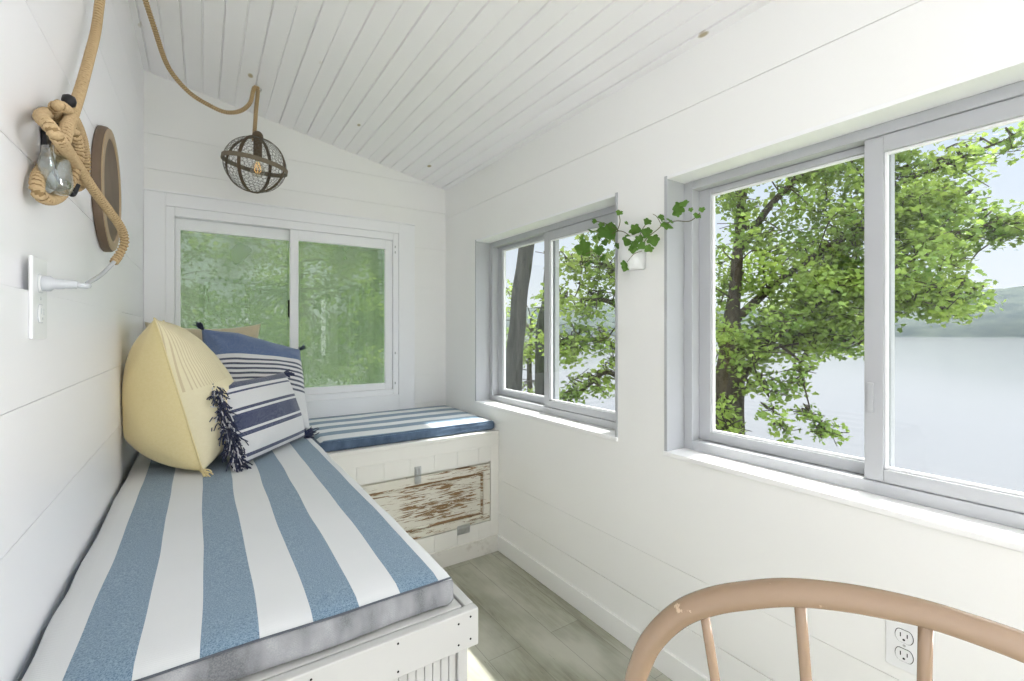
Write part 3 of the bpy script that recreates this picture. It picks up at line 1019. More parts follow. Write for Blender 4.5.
# lumbar pillow with navy fringe
mb_, edge = pillow(.47, .315, .14, 33, .03, 2.6, .55, .006)
o = mb_.build('throw_pillow', [M['navy_small'], M['navy_small']], None, smooth=True)
BLs, BRs, TLs = Vector((.085, 1.925, .762)), Vector((.372, 2.30, .765)), Vector((.050, 2.035, 1.048))
place(o, frame_mat((BRs + TLs) / 2, BRs - BLs, TLs - BLs))
tag(o, 'small navy and white striped lumbar pillow with dark tassels in front', 'pillow')
settle(o, zmin=.752)
for i, yy in enumerate(np.linspace(.15, -.15, 10)):
    tassel(o, (-.228, yy, 0), (-.55, -.75, .25 + .1 * (i % 2)), .055, 70, .013, [M['navy_yarn'], M['white_yarn']], 40 + i)
tassel(o, (.232, .152, 0), (.6, -.4, .5), .035, 50, .007, [M['navy_yarn']], 61)
tassel(o, (.232, -.152, 0), (.9, .0, .3), .05, 70, .010, [M['navy_yarn']], 62)

# ------------------------------------------------------------------ pendant lamp with its long rope cord
HK = Vector((.222, 2.61, 2.452))
root = empty('pendant_lamp', (.222, 2.61, 2.07), 'rusty wire globe pendant lamp on a long jute rope cord', 'lamp')
GC = Vector((.226, 2.612, 2.068))
cord = [at(254, 141, 2.298) + Vector((0, 0, .0)), at(256, 110, 2.297), HK + Vector((0.004, -.002, -.012)), HK + Vector((-.004, .0, .004)), HK + Vector((-.016, -.006, -.016))]
for (u, v, t_) in ((250, 103, 2.27), (240, 111, 2.24), (225, 112, 2.2), (207, 104, 2.14), (190, 93, 2.07), (175, 77, 2.0), (165, 60, 1.94), (155, 30, 1.84), (146, 2, 1.77)):
    cord.append(at(u, v, t_))
HK2 = Vector((-.195, 2.20, 2.525))
cord += [HK2 + Vector((.01, .01, .0)), HK2 + Vector((-.005, -.02, .002)), HK2 + Vector((-.01, -.10, -.06))]
def ax(u, v, X): return at_x(u, v, X)
for (u, v, X) in ((108, -60, -.212), (100, 0, -.214), (96, 30, -.215), (90, 55, -.215), (81, 88, -.213), (73, 112, -.205), (66, 132, -.198), (62, 150, -.200), (64, 168, -.214), (72, 186, -.228), (81, 184, -.226), (85, 168, -.220), (83, 145, -.214), (76, 124, -.21),
               (66, 110, -.208), (57, 106, -.214), (55, 116, -.226), (58, 132, -.231), (55, 150, -.232), (46, 164, -.232), (38, 178, -.230), (38, 192, -.226), (46, 199, -.222), (56, 198, -.219), (64, 190, -.216), (74, 172, -.206), (78, 150, -.20), (72, 130, -.202), (60, 118, -.222), (48, 113, -.233), (41, 117, -.222),
               (50, 127, -.198), (62, 144, -.190)):
    cord.append(ax(u, v, X))
for (u, v, t_) in ((80, 170, .93), (95, 192, 1.03), (110, 212, 1.12), (121, 228, 1.19), (124.5, 242, 1.22), (119, 255, 1.21), (114, 262, 1.19)):
    cord.append(at(u, v, t_))
cl_ = resample(spline(cord, 14), .0014)
rb = MB().tube(cl_, .0090, 12, ridge=(.0095, .16))
acc = 0
for i in range(len(cl_) - 1):                       # darker grooves between the wound strands
    acc += (cl_[i + 1] - cl_[i]).length
    for q in range(12):
        if (acc / .0095 + (q + .5) / 12) % 1.0 > .68: rb.m[i * 12 + q] = 1
rb.build('rope_cord', [M['rope'], M['rope_groove']], root, smooth=True)
# grey cable and plug at the end of the rope
pl = Vector((XL + .0115, 1.098, 1.331))
end = cl_[-1]
cb = [end + Vector((0.0, .012, .01)), end, at(101, 275, 1.13), at(88, 283, 1.02), pl + Vector((.062, .02, 0)), pl + Vector((.046, .0, 0))]
MB().tube(spline(cb, 12), .0048, 8).build('cable', M['cable'], root, smooth=True)
a = MB()
Mx = Matrix.Translation(pl + Vector((.006, 0, 0))) @ Matrix.Rotation(PI / 2, 4, 'Y')
a.lathe([(.013, .0), (.0135, .004), (.013, .012), (.009, .016), (.0085, .028), (.0075, .03), (.007, .044), (.0055, .046)], Mx, 16)
a.build('plug', M['cable'], root, smooth=True, bevel=0)
# socket
a = MB()
a.lathe([(.010, .172), (.016, .168), (.023, .158), (.025, .146), (.021, .140), (.019, .132), (.0195, .045), (.018, .035), (.014, .03)][::-1], Matrix.Translation(GC), 24)
a.build('socket', M['iron'], root, smooth=True)
# bulb
a = MB()
a.lathe([(.012, .034), (.013, .022), (.020, .010), (.030, -.005), (.034, -.020), (.031, -.036), (.020, -.048), (.004, -.053)][::-1], Matrix.Translation(GC), 24)
bulb = a.build('bulb', M['bulb'], root, smooth=True)
a = MB()
for i in range(6):
    t = i * PI / 3
    d = Vector((math.cos(t), math.sin(t), 0)); d2 = Vector((math.cos(t + .5), math.sin(t + .5), 0))
    a.tube([GC + Vector((0, 0, .02)) + d * .004, GC + d * .012 + Vector((0, 0, .0)), GC + d2 * .017 + Vector((0, 0, -.022)), GC + d2 * .006 + Vector((0, 0, -.034))], .0011, 5)
a.build('filament', M['filament'], bulb)
# cage: equator band, meridian bands, chicken wire
RX, RZ = .141, .134
TILT = Matrix.Translation(GC + Vector((-.010, .006, .006))) @ Matrix.Rotation(math.radians(9), 4, Vector((SN, CS, 0)))
def strip(fn_p, fn_w, n=72, th=.0025, arc=1.0, closed=True):
    """flat band: fn_p centre and outward normal at t, fn_w width direction"""
    a_ = MB(); vs_, fs = [], []
    for i in range(n + (0 if closed else 1)):
        t = 2 * PI * arc * i / n
        p, no = fn_p(t); wv = fn_w(t)
        for q in (p - wv, p + wv, p + wv + no * th, p - wv + no * th): vs_.append(TILT @ q)
    N = n + (0 if closed else 1)
    for i in range(n):
        j = (i + 1) % N
        for k_ in range(4):
            l = (k_ + 1) % 4
            fs.append((i * 4 + k_, j * 4 + k_, j * 4 + l, i * 4 + l))
    return a_.add(vs_, fs)
strip(lambda t: (Vector((RX * 1.02 * math.cos(t), RX * 1.02 * math.sin(t), 0)), Vector((math.cos(t), math.sin(t), 0))), lambda t: Vector((0, 0, .0105))).build('equator_band', M['band'], root, smooth=False)
for q in range(2):
    ph = math.radians(58 + 90 * q)
    hd = Vector((math.cos(ph), math.sin(ph), 0)); wd = Vector((-math.sin(ph), math.cos(ph), 0)) * .008
    strip(lambda t: (hd * (RX * math.sin(t)) + Vector((0, 0, RZ * math.cos(t))), (hd * math.sin(t) + Vector((0, 0, math.cos(t)))).normalized()), lambda t: wd).build('meridian_band', M['iron'], root)
bm = bmesh.new()
bmesh.ops.create_icosphere(bm, subdivisions=4, radius=1.0)
bm.faces.ensure_lookup_table()
cent = {f.index: f.calc_center_median().normalized() for f in bm.faces}
a = MB()
for ed in bm.edges:
    f0, f1 = ed.link_faces
    ps = [TILT @ Vector((c.x * RX * .985, c.y * RX * .985, c.z * RZ * .985)) for c in (cent[f0.index], cent[f1.index])]
    d = (ps[1] - ps[0]).normalized(); s_ = d.orthogonal().normalized(); s2_ = d.cross(s_)
    vs_ = [p + (s_ * math.cos(t) + s2_ * math.sin(t)) * .0009 for p in ps for t in (0, 2 * PI / 3, 4 * PI / 3)]
    a.add(vs_, [(0, 1, 4, 3), (1, 2, 5, 4), (2, 0, 3, 5)])
bm.free()
a.build('wire_mesh', M['wire'], root)
# ceiling hooks
for i, (p, lb) in enumerate(((HK, 'small brass ceiling hook right above the globe lamp'), (HK2, 'ceiling hook in the upper corner by the left wall carrying the rope'))):
    top = ceil_z(p.x) + .002
    h = MB()
    pts_ = [Vector((p.x, p.y, top)), Vector((p.x, p.y, p.z + .03))] + [Vector((p.x + .019 * math.sin(t), p.y + .003, p.z + .012 * 0 + .016 * math.cos(t))) for t in np.linspace(0, 1.6 * PI, 14)]
    h.tube(pts_, .0028, 8)
    h.lathe([(.010, top - .006 - 0), (.009, top)], Matrix.Translation((p.x, p.y, 0)), 14)
    tag(h.build('ceiling_hook', M['zinc'], None, smooth=True), lb, 'hook')

# ------------------------------------------------------------------ wall hook with glass knob
hc = at_x(45, 143, XL + .001)
root = empty('wall_hook', hc, 'black iron wall hook with a clear glass knob, wound with rope', 'hook')
a = MB()
pz = [(-.012, -.055), (.012, -.055), (.018, -.04), (.018, .042), (.010, .058), (-.010, .058), (-.018, .042), (-.018, -.04)]
Mx = Matrix.Translation(hc + Vector((0, -.01, .0))) @ Matrix(((0, 0, 1, 0), (1, 0, 0, 0), (0, 1, 0, 0), (0, 0, 0, 1)))
a.prism(pz, Mx, .008)
a.build('back_plate', M['black'], root, bevel=.002)
a = MB()
b0 = hc + Vector((.006, 0, .03))
e_ = at_x(69, 101, -.205)
a.tube(spline([b0, b0.lerp(e_, .45) + Vector((-.004, 0, -.012)), e_], 8), .005, 10)
a.lathe([(.002, -.012), (.009, -.008), (.011, 0), (.009, .008), (.002, .012)], Matrix.Translation(e_), 14)
a.build('upper_prong', M['black'], root, smooth=True)
a = MB()
b0 = hc + Vector((.006, .01, -.035))
pts_ = spline([b0, b0.lerp(at_x(74, 190, -.222), .55) + Vector((0, 0, -.012)), at_x(72, 194, -.222), at_x(77, 184, -.215)], 8)
a.tube(pts_, .006, 10)
a.build('lower_prong', M['black'], root, smooth=True)
gk = at_x(59, 172, -.206)
a = MB()
Mx = Matrix.Translation(gk + Vector((0, 0, -.040))) @ Matrix.Rotation(math.radians(-6), 4, 'Y') @ Matrix.Diagonal((.78, .78, .86, 1))
a.lathe([(.006, 0), (.018, .002), (.025, .014), (.027, .03), (.027, .06), (.024, .075), (.019, .082), (.018, .094), (.016, .095), (.016, .083), (.021, .074), (.0235, .06), (.0235, .03), (.021, .016), (.004, .008)], Mx, 20)
a.build('glass_knob', M['jar'], root, smooth=True)

# ------------------------------------------------------------------ round mirror
mc = Vector((XL, 1.80, 1.664))
root = empty('round_mirror', mc, 'small round mirror in a dark brown wooden frame on the left wall', 'mirror')
Mx = Matrix.Translation(mc) @ Matrix.Rotation(PI / 2, 4, 'Y')
a = MB()
a.lathe([(.150, .001), (.179, .001), (.180, .005), (.179, .017), (.176, .021), (.172, .021)], Mx, 64)
a.build('frame', M['mirror_wood'], root, smooth=True, bevel=0)
def ringm(r0, r1, z0, z1, n=64):
    vs_, fs = [], []
    for k_ in range(n):
        t = 2 * PI * k_ / n
        for (r_, z_) in ((r1, z0), (r1, z1), (r0, z1 + .001), (r0 - .004, z0)):
            vs_.append(Mx @ Vector((r_ * math.cos(t), r_ * math.sin(t), z_)))
    for k_ in range(n):
        l = (k_ + 1) % n
        for q in range(3): fs.append((k_ * 4 + q, l * 4 + q, l * 4 + q + 1, k_ * 4 + q + 1))
    return MB().add(vs_, fs)
ringm(.150, .1745, .0195, .0235).build('front_ring', M['mirror_rim'], root, smooth=False)
a = MB(); a.lathe([(.1515, .0165), (.1515, .0190)], Mx, 64); a.build('glass', M['mirror'], root)

# ------------------------------------------------------------------ wall outlets
def outlet(c, nx, label, plate_mat, K=1.0, ink=None):
    """c on the wall, nx = +1 faces +X, -1 faces -X"""
    root = empty('wall_outlet', c, label, 'outlet')
    def B(x0, x1, y0, y1, z0, z1):
        return ((c.x + nx * (x0 if nx > 0 else x1), c.y + y0 * K, c.z + z0 * K), (c.x + nx * (x1 if nx > 0 else x0), c.y + y1 * K, c.z + z1 * K))
    a = MB(); a.box(*B(0, .0055, -.037, .037, -.06, .06)); a.build('cover_plate', plate_mat, root, bevel=.002)
    for zz_ in (.0225, -.0225):
        a = MB()
        poly = [(.0165 * math.cos(t), max(-.0145, min(.0145, .0185 * math.sin(t)))) for t in np.linspace(0, 2 * PI, 24, endpoint=False)]
        Mx_ = Matrix.Translation((c.x + nx * .004, c.y, c.z + zz_ * K)) @ Matrix(((0, 0, nx, 0), (1, 0, 0, 0), (0, 1, 0, 0), (0, 0, 0, 1)))
        a.prism(poly, Mx_, .004)
        rc = a.build('receptacle', M['plastic'], root)
        s_ = MB()
        s_.box(*B(.0076, .0084, -.0075, -.0055, zz_ - .001, zz_ + .008)); s_.box(*B(.0076, .0084, .0055, .0075, zz_ - .002, zz_ + .008))
        s_.lathe([(.0026, 0), (.0026, .0008)], Matrix.Translation((c.x + nx * .0080 - (.0004 if nx > 0 else .0004), c.y, c.z + (zz_ - .0075) * K)) @ Matrix.Rotation(PI / 2, 4, 'Y'), 10)
        rim = [Mx_ @ Vector((p[0] * 1.06, p[1] * 1.06, .0018)) for p in poly]
        s_.tube(rim, .0007, 5, closed=True)
        s_.build('slots', ink or M['slot'], rc)
    a = MB(); a.lathe([(.003, 0), (.003, .001)], Matrix.Translation((c.x + nx * .0052, c.y, c.z)) @ Matrix.Rotation(PI / 2 * nx, 4, 'Y'), 10); a.build('screw', M['zinc'], root)
    return root
outlet(Vector((XR, .402, .494)), -1, 'white electrical outlet low on the lake wall behind the chair', M['plastic'])
outlet(Vector((XL + .011, 1.098, 1.305)), 1, 'white electrical outlet on the left wall with the grey plug in it', M['plastic'], 1.14, M['cable'])

# ------------------------------------------------------------------ bow-back chair
CN, CDR = Vector((.94, .34, 0)).normalized(), Vector((.34, -.94, 0)).normalized()
CP, LEAN, SC0 = Vector((.3885, .258, .957)), .15, .152
def cpt(s_, z_, n_=0.0):
    return Vector((CP.x, CP.y, 0)) + CDR * s_ + CN * (LEAN * (CP.z - z_) + n_) + Vector((0, 0, z_))
cbase = cpt(SC0, .45, .19); cbase.z = 0
root = empty('bow_back_chair', cbase, 'worn tan wooden chair with a curved bow back and spindles, in the foreground', 'chair')
half = [(-.052, .452), (-.066, .60), (-.077, .76), (-.076, .862), (-.062, .917), (-.045, .951), (-.021, .982), (.006, 1.004), (.034, 1.020), (.067, 1.035), (.100, 1.0435), (.128, 1.0475)]
hp = [cpt(*q) for q in half] + [cpt(SC0, 1.049)] + [cpt(2 * SC0 - s_, z_) for (s_, z_) in half[::-1]]
cv = resample(spline(hp, 14), .006)
MB().tube(cv, [.0112 - .0016 * min(1, max(0, ((p - cpt(.03, 1.02)).dot(CDR)) / .12)) + .0006 * noise.noise(p * 14) for p in cv], 16).build('bow_rail', M['chair'], root, smooth=True)
for i, (s_, zt) in enumerate(((0.0, .992), (.0755, 1.030), (.152, 1.042), (2 * .152 - .0755, 1.030), (2 * .152, .992))):
    b_ = SC0 + (s_ - SC0) * .60
    ps = [cpt(b_ + (s_ - b_) * t, .445 + (zt - .445) * t) for t in np.linspace(0, 1, 20)]
    MB().tube(ps, [.0048 + .0022 * math.sin(PI * min(1, t * 1.5)) * (t < .66) - .0004 * t for t in np.linspace(0, 1, 20)], 12).build('spindle', M['chair'], root, smooth=True)
# saddle seat
a = MB()
seat = []
for t in np.linspace(0, 2 * PI, 48, endpoint=False):
    c_, s2 = math.cos(t), math.sin(t)
    seat.append((.225 * math.copysign(abs(c_) ** .75, c_) * (1 + .08 * s2), .205 * math.copysign(abs(s2) ** .75, s2)))
def sp(u, v, z): return cbase + CDR * u + CN * v + Vector((0, 0, z))
rings = [(.80, .412), (.97, .418), (1.0, .430), (.985, .446), (.93, .450), (.70, .441), (.40, .436), (.12, .437)]
vv = [sp(p[0] * r_, p[1] * r_, z_ + (.008 if abs(p[0]) < .03 and p[1] > 0 and r_ > .9 else 0)) for (r_, z_) in rings for p in seat]
n = len(seat)
ff = [(i * n + k_, i * n + (k_ + 1) % n, (i + 1) * n + (k_ + 1) % n, (i + 1) * n + k_) for i in range(len(rings) - 1) for k_ in range(n)]
ff += [tuple(range(n - 1, -1, -1)), tuple((len(rings) - 1) * n + k_ for k_ in range(n))]
MB().add(vv, ff).build('seat', M['chair'], root, smooth=True)
legs = {}
for (u, v) in ((-.14, -.13), (.14, -.13), (-.15, .12), (.15, .12)):
    top, bot = sp(u, v, .418), sp(u * 1.45, v * 1.5, 0)
    legs[(u, v)] = (top, bot)
    ts = np.linspace(0, 1, 24)
    MB().tube([top.lerp(bot, t) for t in ts], [.013 + .006 * math.sin(PI * min(1, t * 1.6)) ** 2 - .002 * t + (.003 if .30 < t < .36 or .62 < t < .66 else 0) for t in ts], 14).build('leg', M['chair'], root, smooth=True)
def lp(k_, t): return legs[k_][0].lerp(legs[k_][1], t)
for sgn in (-1, 1):
    A_, B_ = lp((.14 * sgn, -.13), .55), lp((.15 * sgn, .12), .55)
    MB().tube([A_.lerp(B_, t) for t in np.linspace(0, 1, 16)], [.008 + .005 * math.sin(PI * t) for t in np.linspace(0, 1, 16)], 12).build('stretcher', M['chair'], root, smooth=True)
A_ = lp((-.14, -.13), .55).lerp(lp((-.15, .12), .55), .5); B_ = lp((.14, -.13), .55).lerp(lp((.15, .12), .55), .5)
MB().tube([A_.lerp(B_, t) for t in np.linspace(0, 1, 16)], [.008 + .005 * math.sin(PI * t) for t in np.linspace(0, 1, 16)], 12).build('stretcher', M['chair'], root, smooth=True)

# ------------------------------------------------------------------ ivy in a white wall pocket
pc = Vector((XR, 1.228, 1.49))
root = empty('ivy_planter', pc, 'trailing green ivy in a white wall planter on the pier between the lake windows', 'plant')
# pocket: half-round tapered shell
vs_, fs = [], []
NS = 20
def pring(z, wy, dx):
    out_ = []
    for k_ in range(NS + 1):
        t = PI * k_ / NS
        c_, s2 = math.cos(t), math.sin(t)
        out_.append(Vector((XR - .0005 - dx * abs(s2) ** .55, pc.y + wy * math.copysign(abs(c_) ** .6, c_), z)))
    return out_
rr_ = [pring(1.486, .036, .060), pring(1.490, .042, .066), pring(1.55, .044, .072), pring(1.598, .046, .075), pring(1.603, .047, .077), pring(1.606, .045, .075), pring(1.603, .041, .070), pring(1.585, .040, .067)]
for q in rr_: vs_ += q
m_ = NS + 1
for i in range(len(rr_) - 1):
    for k_ in range(NS): fs.append((i * m_ + k_, i * m_ + k_ + 1, (i + 1) * m_ + k_ + 1, (i + 1) * m_ + k_))
    fs.append((i * m_ + NS, i * m_, (i + 1) * m_, (i + 1) * m_ + NS))
fs.append(tuple(range(NS, -1, -1)))
MB().add(vs_, fs).build('pot', M['plastic'], root, smooth=True)
a = MB(); q = pring(1.588, .0402, .0675); a.add(q + [p - Vector((0, 0, .01)) for p in q], [tuple(range(m_)), tuple(range(2 * m_ - 1, m_ - 1, -1))])
a.build('soil', M['bark'], root)
IVY = [(0, 0), (.18, -.10), (.42, -.12), (.52, .04), (.46, .16), (.64, .28), (.62, .48), (.44, .54), (.34, .66), (.20, .84), (0, .98)]
def ivy_leaf(mb_, c, nrm, up, size, r_):
    nrm = nrm.normalized(); up = (up - nrm * up.dot(nrm)).normalized(); sd = up.cross(nrm)
    outl = IVY + [(-x_, y_) for (x_, y_) in IVY[-2:0:-1]]
    cup = r_.uniform(.10, .32)
    vs2 = [c + sd * (x_ * size) + up * ((y_ - .45) * size) + nrm * size * (-cup * (x_ * x_ + .5 * (y_ - .4) ** 2) + .03 * r_.gauss(0, 1)) for (x_, y_) in outl]
    mid = c + nrm * size * .05
    n_ = len(vs2)
    mb_.add(vs2 + [mid], [(i, (i + 1) % n_, n_) for i in range(n_)])
r_ = random.Random(5)
def iv(u, v, X): return at_x(u, v, X)
LV = [(619, 213, 7, 1.36), (595, 221, 6, 1.35), (601, 225, 7, 1.345), (609, 232, 20, 1.34), (592, 231, 9, 1.345), (599, 238, 7, 1.35), (584, 250, 19, 1.335), (599, 251, 11, 1.345), (588, 264, 10, 1.34), (603, 258, 8, 1.35),
      (618, 246, 7, 1.35), (582, 238, 5, 1.345), (595, 238, 5, 1.35), (627, 223, 5, 1.37), (636, 230, 13, 1.35), (646, 232, 12, 1.355), (647, 222, 8, 1.36), (628, 241, 13, 1.33), (640, 239, 9, 1.34), (654, 241, 13, 1.36),
      (648, 249, 10, 1.33), (633, 250, 9, 1.325), (625, 267, 12, 1.325), (668, 225, 15, 1.365), (661, 217, 8, 1.37), (671, 221, 9, 1.36), (678, 208, 13, 1.37), (684, 204, 10, 1.372), (676, 213, 9, 1.365), (697, 216, 8, 1.37), (702, 210, 6, 1.372), (691, 210, 5, 1.37), (612, 226, 8, 1.35), (605, 243, 7, 1.35), (642, 246, 9, 1.335), (635, 244, 9, 1.33)]
a = MB()
for (u, v, s_, X) in LV:
    c = iv(u, v, X)
    sz = s_ * (c.x * SN + c.y * CS) / FPX * .86
    nrm = Vector((-.62, -.72, .25)) + Vector((r_.gauss(0, .35), r_.gauss(0, .35), r_.gauss(0, .35)))
    up = Vector((r_.gauss(0, .7), r_.gauss(0, .7), -.8 + r_.gauss(0, .5)))
    ivy_leaf(a, c, nrm, up, sz, r_)
a.build('leaves', M['ivy'], root)
a = MB()
soil = Vector((1.370, 1.232, 1.585))
for path in ([(640, 247, 1.345), (630, 236, 1.35), (619, 231, 1.35), (606, 238, 1.345), (597, 248, 1.345), (586, 254, 1.34)],
             [(640, 246, 1.35), (648, 237, 1.36), (657, 230, 1.365), (664, 224, 1.37), (676, 221, 1.372), (690, 221, 1.372), (700, 213, 1.372)],
             [(636, 248, 1.35), (641, 232, 1.355), (646, 224, 1.36)],
             [(619, 231, 1.35), (609, 225, 1.35), (596, 221, 1.35)], [(617, 232, 1.35), (620, 222, 1.358), (619, 214, 1.36)]):
    ps = [iv(*q) for q in path]
    if path[0][0] > 630: ps = [soil] + ps
    a.tube(spline(ps, 8), .0016, 6)
for path in ([(662, 226, 1.37), (657, 217, 1.372), (653, 214, 1.372)], [(642, 251, 1.33), (634, 254, 1.325), (627, 262, 1.325)]):
    a.tube(spline([iv(*q) for q in path], 6), .0011, 6)
a.build('stems', M['stem'], root, smooth=True)

# ------------------------------------------------------------------ outdoors: bluff, lake, far shore, trees
def terrain(x_, y_):
    d = x_ - XO
    z_ = -1.1 - .30 * max(0, d) + (.45 if y_ > 4 else 0) * min(1, (y_ - 4) / 3) - .10 * max(0, d) * max(0, min(1, (3 - y_) / 4))
    return z_ + .12 * noise.noise(Vector((x_ * .6, y_ * .6, 0)))
vs_, fs = [], []
gx, gy = np.linspace(-16, 9, 60), np.linspace(-12, 24, 80)
for x_ in gx:
    for y_ in gy: vs_.append((x_, y_, min(terrain(x_, y_), -.35)))
for i in range(59):
    for j in range(79): fs.append((i * 80 + j, (i + 1) * 80 + j, (i + 1) * 80 + j + 1, i * 80 + j + 1))
tag(MB().add(vs_, fs).build('ground', M['ground'], smooth=True), 'sloping bluff of rough ground outside the porch', 'ground', kind='structure')
LZ = -3.0
a = MB()
a.add([(-300, -900, LZ), (1200, -900, LZ), (1200, 1200, LZ), (-300, 1200, LZ)], [(0, 1, 2, 3)])
tag(a.build('lake', M['lake']), 'pale still lake reaching to the wooded far shore', 'lake', kind='structure')
# far shore hill: a ridge of real width
vs_, fs = [], []
NH = 160
prof_h = [(0, -.5), (3, 1.5), (6, 5), (25, 14), (60, 26), (110, 34), (200, 30), (300, 0)]
for i in range(NH + 1):
    ang = math.radians(-75 + 150 * i / NH)
    for (dd, hh) in prof_h:
        R_ = 440 + dd
        X_, Y_ = R_ * math.cos(ang), R_ * math.sin(ang)
        hs_ = hh * (.95 + .42 * noise.noise(Vector((ang * 3.2, 1.3, 0)))) if hh > 2 else hh
        hs_ += (1.5 * noise.noise(Vector((X_ * .05, Y_ * .05, 2))) if hh > 2 else 0)
        vs_.append((X_, Y_, LZ + hs_))
PH = len(prof_h)
for i in range(NH):
    for j in range(PH - 1): fs.append((i * PH + j, (i + 1) * PH + j, (i + 1) * PH + j + 1, i * PH + j + 1))
tag(MB().add(vs_, fs).build('hill', M['hill'], smooth=True), 'low hazy wooded hill on the far shore of the lake', 'hill', kind='structure')

MAPLE = [(0, 0), (.16, .06), (.44, .02), (.38, .22), (.58, .42), (.34, .46), (.28, .62), (.12, .66), (0, 1.0)]
def leaves_mesh(cent_, nrm_, size_, rs, name, mat, parent):
    """many leaves as one foliage mesh; every leaf is two folded lobed halves"""
    N = len(cent_)
    right = MAPLE
    out_ = np.array(right + [(-x_, y_) for (x_, y_) in right[-2:0:-1]])      # closed outline
    K = len(out_)
    cent_ = np.asarray(cent_); nrm_ = np.asarray(nrm_)
    nrm_ /= np.linalg.norm(nrm_, axis=1)[:, None]
    up = rs.normal(size=(N, 3)); up[:, 2] -= .8
    up -= nrm_ * (up * nrm_).sum(1)[:, None]; up /= np.linalg.norm(up, axis=1)[:, None]
    sd = np.cross(up, nrm_)
    size_ = np.asarray(size_)[:, None, None]
    fold = rs.uniform(.05, .4, size=(N, 1, 1))
    P_ = cent_[:, None, :] + size_ * (sd[:, None, :] * out_[None, :, :1] + up[:, None, :] * (out_[None, :, 1:] - .45)) - size_ * fold * nrm_[:, None, :] * (np.abs(out_[None, :, :1]) + .4 * (out_[None, :, 1:] - .4) ** 2)
    half_ = len(right)
    V = P_.reshape(-1, 3)
    idx0 = np.arange(half_); idx1 = np.array([0] + list(range(half_ - 1, K)))
    base = (np.arange(N) * K)[:, None]
    loops = np.concatenate([base + idx0[None], base + idx1[None]], 1).reshape(-1)
    tot = np.tile(np.array([len(idx0), len(idx1)]), N)
    start = np.concatenate([[0], np.cumsum(tot)[:-1]])
    me = bpy.data.meshes.new(name)
    if parent is not None: V = V - np.array(parent.location)
    me.vertices.add(len(V)); me.vertices.foreach_set('co', V.astype(np.float32).ravel())
    me.loops.add(len(loops)); me.loops.foreach_set('vertex_index', loops.astype(np.int32))
    me.polygons.add(len(tot)); me.polygons.foreach_set('loop_start', start.astype(np.int32)); me.polygons.foreach_set('loop_total', tot.astype(np.int32))
    me.materials.append(mat)
    me.update(calc_edges=True); me.validate()
    o = bpy.data.objects.new(name, me); C.objects.link(o)
    if parent is not None: o.parent = parent
    return o

def tree(name, label, base, trunk, limbs, sprays, leaf, bark, leafmat, seed, per=60, group=None, twigs=True, flat=.35):
    """trunk: [(point, radius)]; limbs: lists of (point, radius); sprays: (centre, radius)"""
    rs = np.random.RandomState(seed); r_ = random.Random(seed)
    root = empty(name, base, label, 'tree', group)
    def limb(pr, n):
        P_ = [p for p, _ in pr]; R_ = [q for _, q in pr]
        c_ = spline(P_, 8)
        rad = np.interp(np.linspace(0, len(pr) - 1, len(c_)), range(len(pr)), R_)
        c_ = [p + Vector((noise.noise(p * 2.1), noise.noise(p * 2.1 + Vector((9, 0, 0))), 0)) * .022 for p in c_]
        return c_, list(rad), n
    c_, rad, n = limb(trunk, 14)
    MB().tube(c_, rad, 14).build('trunk', bark, root, smooth=True)
    a_ = MB(); nodes = [p for p in c_[len(c_) // 2:]]
    for lb in limbs:
        c_, rad, n = limb(lb, 8)
        a_.tube(c_, rad, 8); nodes += c_[3:]
    if twigs:
        for (cc, rr) in sprays:
            near = min(nodes, key=lambda p: (p - cc).length)
            if (near - cc).length < 3.2:
                mid = (near + cc) / 2 + Vector((r_.gauss(0, .08), r_.gauss(0, .08), .08))
                a_.tube(spline([near, mid, cc], 4), .008, 5)
                for q in range(3):
                    a_.tube([cc, cc + Vector((r_.gauss(0, rr * .6), r_.gauss(0, rr * .6), r_.gauss(0, rr * .3)))], .004, 4)
    if a_.n: a_.build('branches', bark, root, smooth=True)
    cs2, ns2, ss2 = [], [], []
    for (cc, rr) in sprays:
        N = max(4, int(per * (rr / .35) ** 2))
        o_ = rs.normal(size=(N, 3)); o_ /= np.linalg.norm(o_, axis=1)[:, None]
        o_ *= (rs.uniform(0, 1, size=(N, 1)) ** .5) * rr
        o_[:, 2] *= flat * 2
        o_[:, 2] -= .25 * rr * (np.linalg.norm(o_[:, :2], axis=1) / rr) ** 2
        cs2.append(o_ + np.array(cc)); nn = rs.normal(size=(N, 3)) * .6; nn[:, 2] += .75; ns2.append(nn)
        ss2.append(rs.uniform(.6, 1.15, size=N) * leaf)
    leaves_mesh(np.concatenate(cs2), np.concatenate(ns2), np.concatenate(ss2), rs, 'foliage', leafmat, root)
    return root

rq = random.Random(12)
def sprays_along(path, n, spread, rmin, rmax, droop=.0):
    ps = spline(path, 10); out_ = []
    for i in range(n):
        p = ps[rq.randrange(len(ps))]
        out_.append((p + Vector((rq.gauss(0, spread), rq.gauss(0, spread), rq.gauss(0, spread * .6) - droop)), rq.uniform(rmin, rmax)))
    return out_
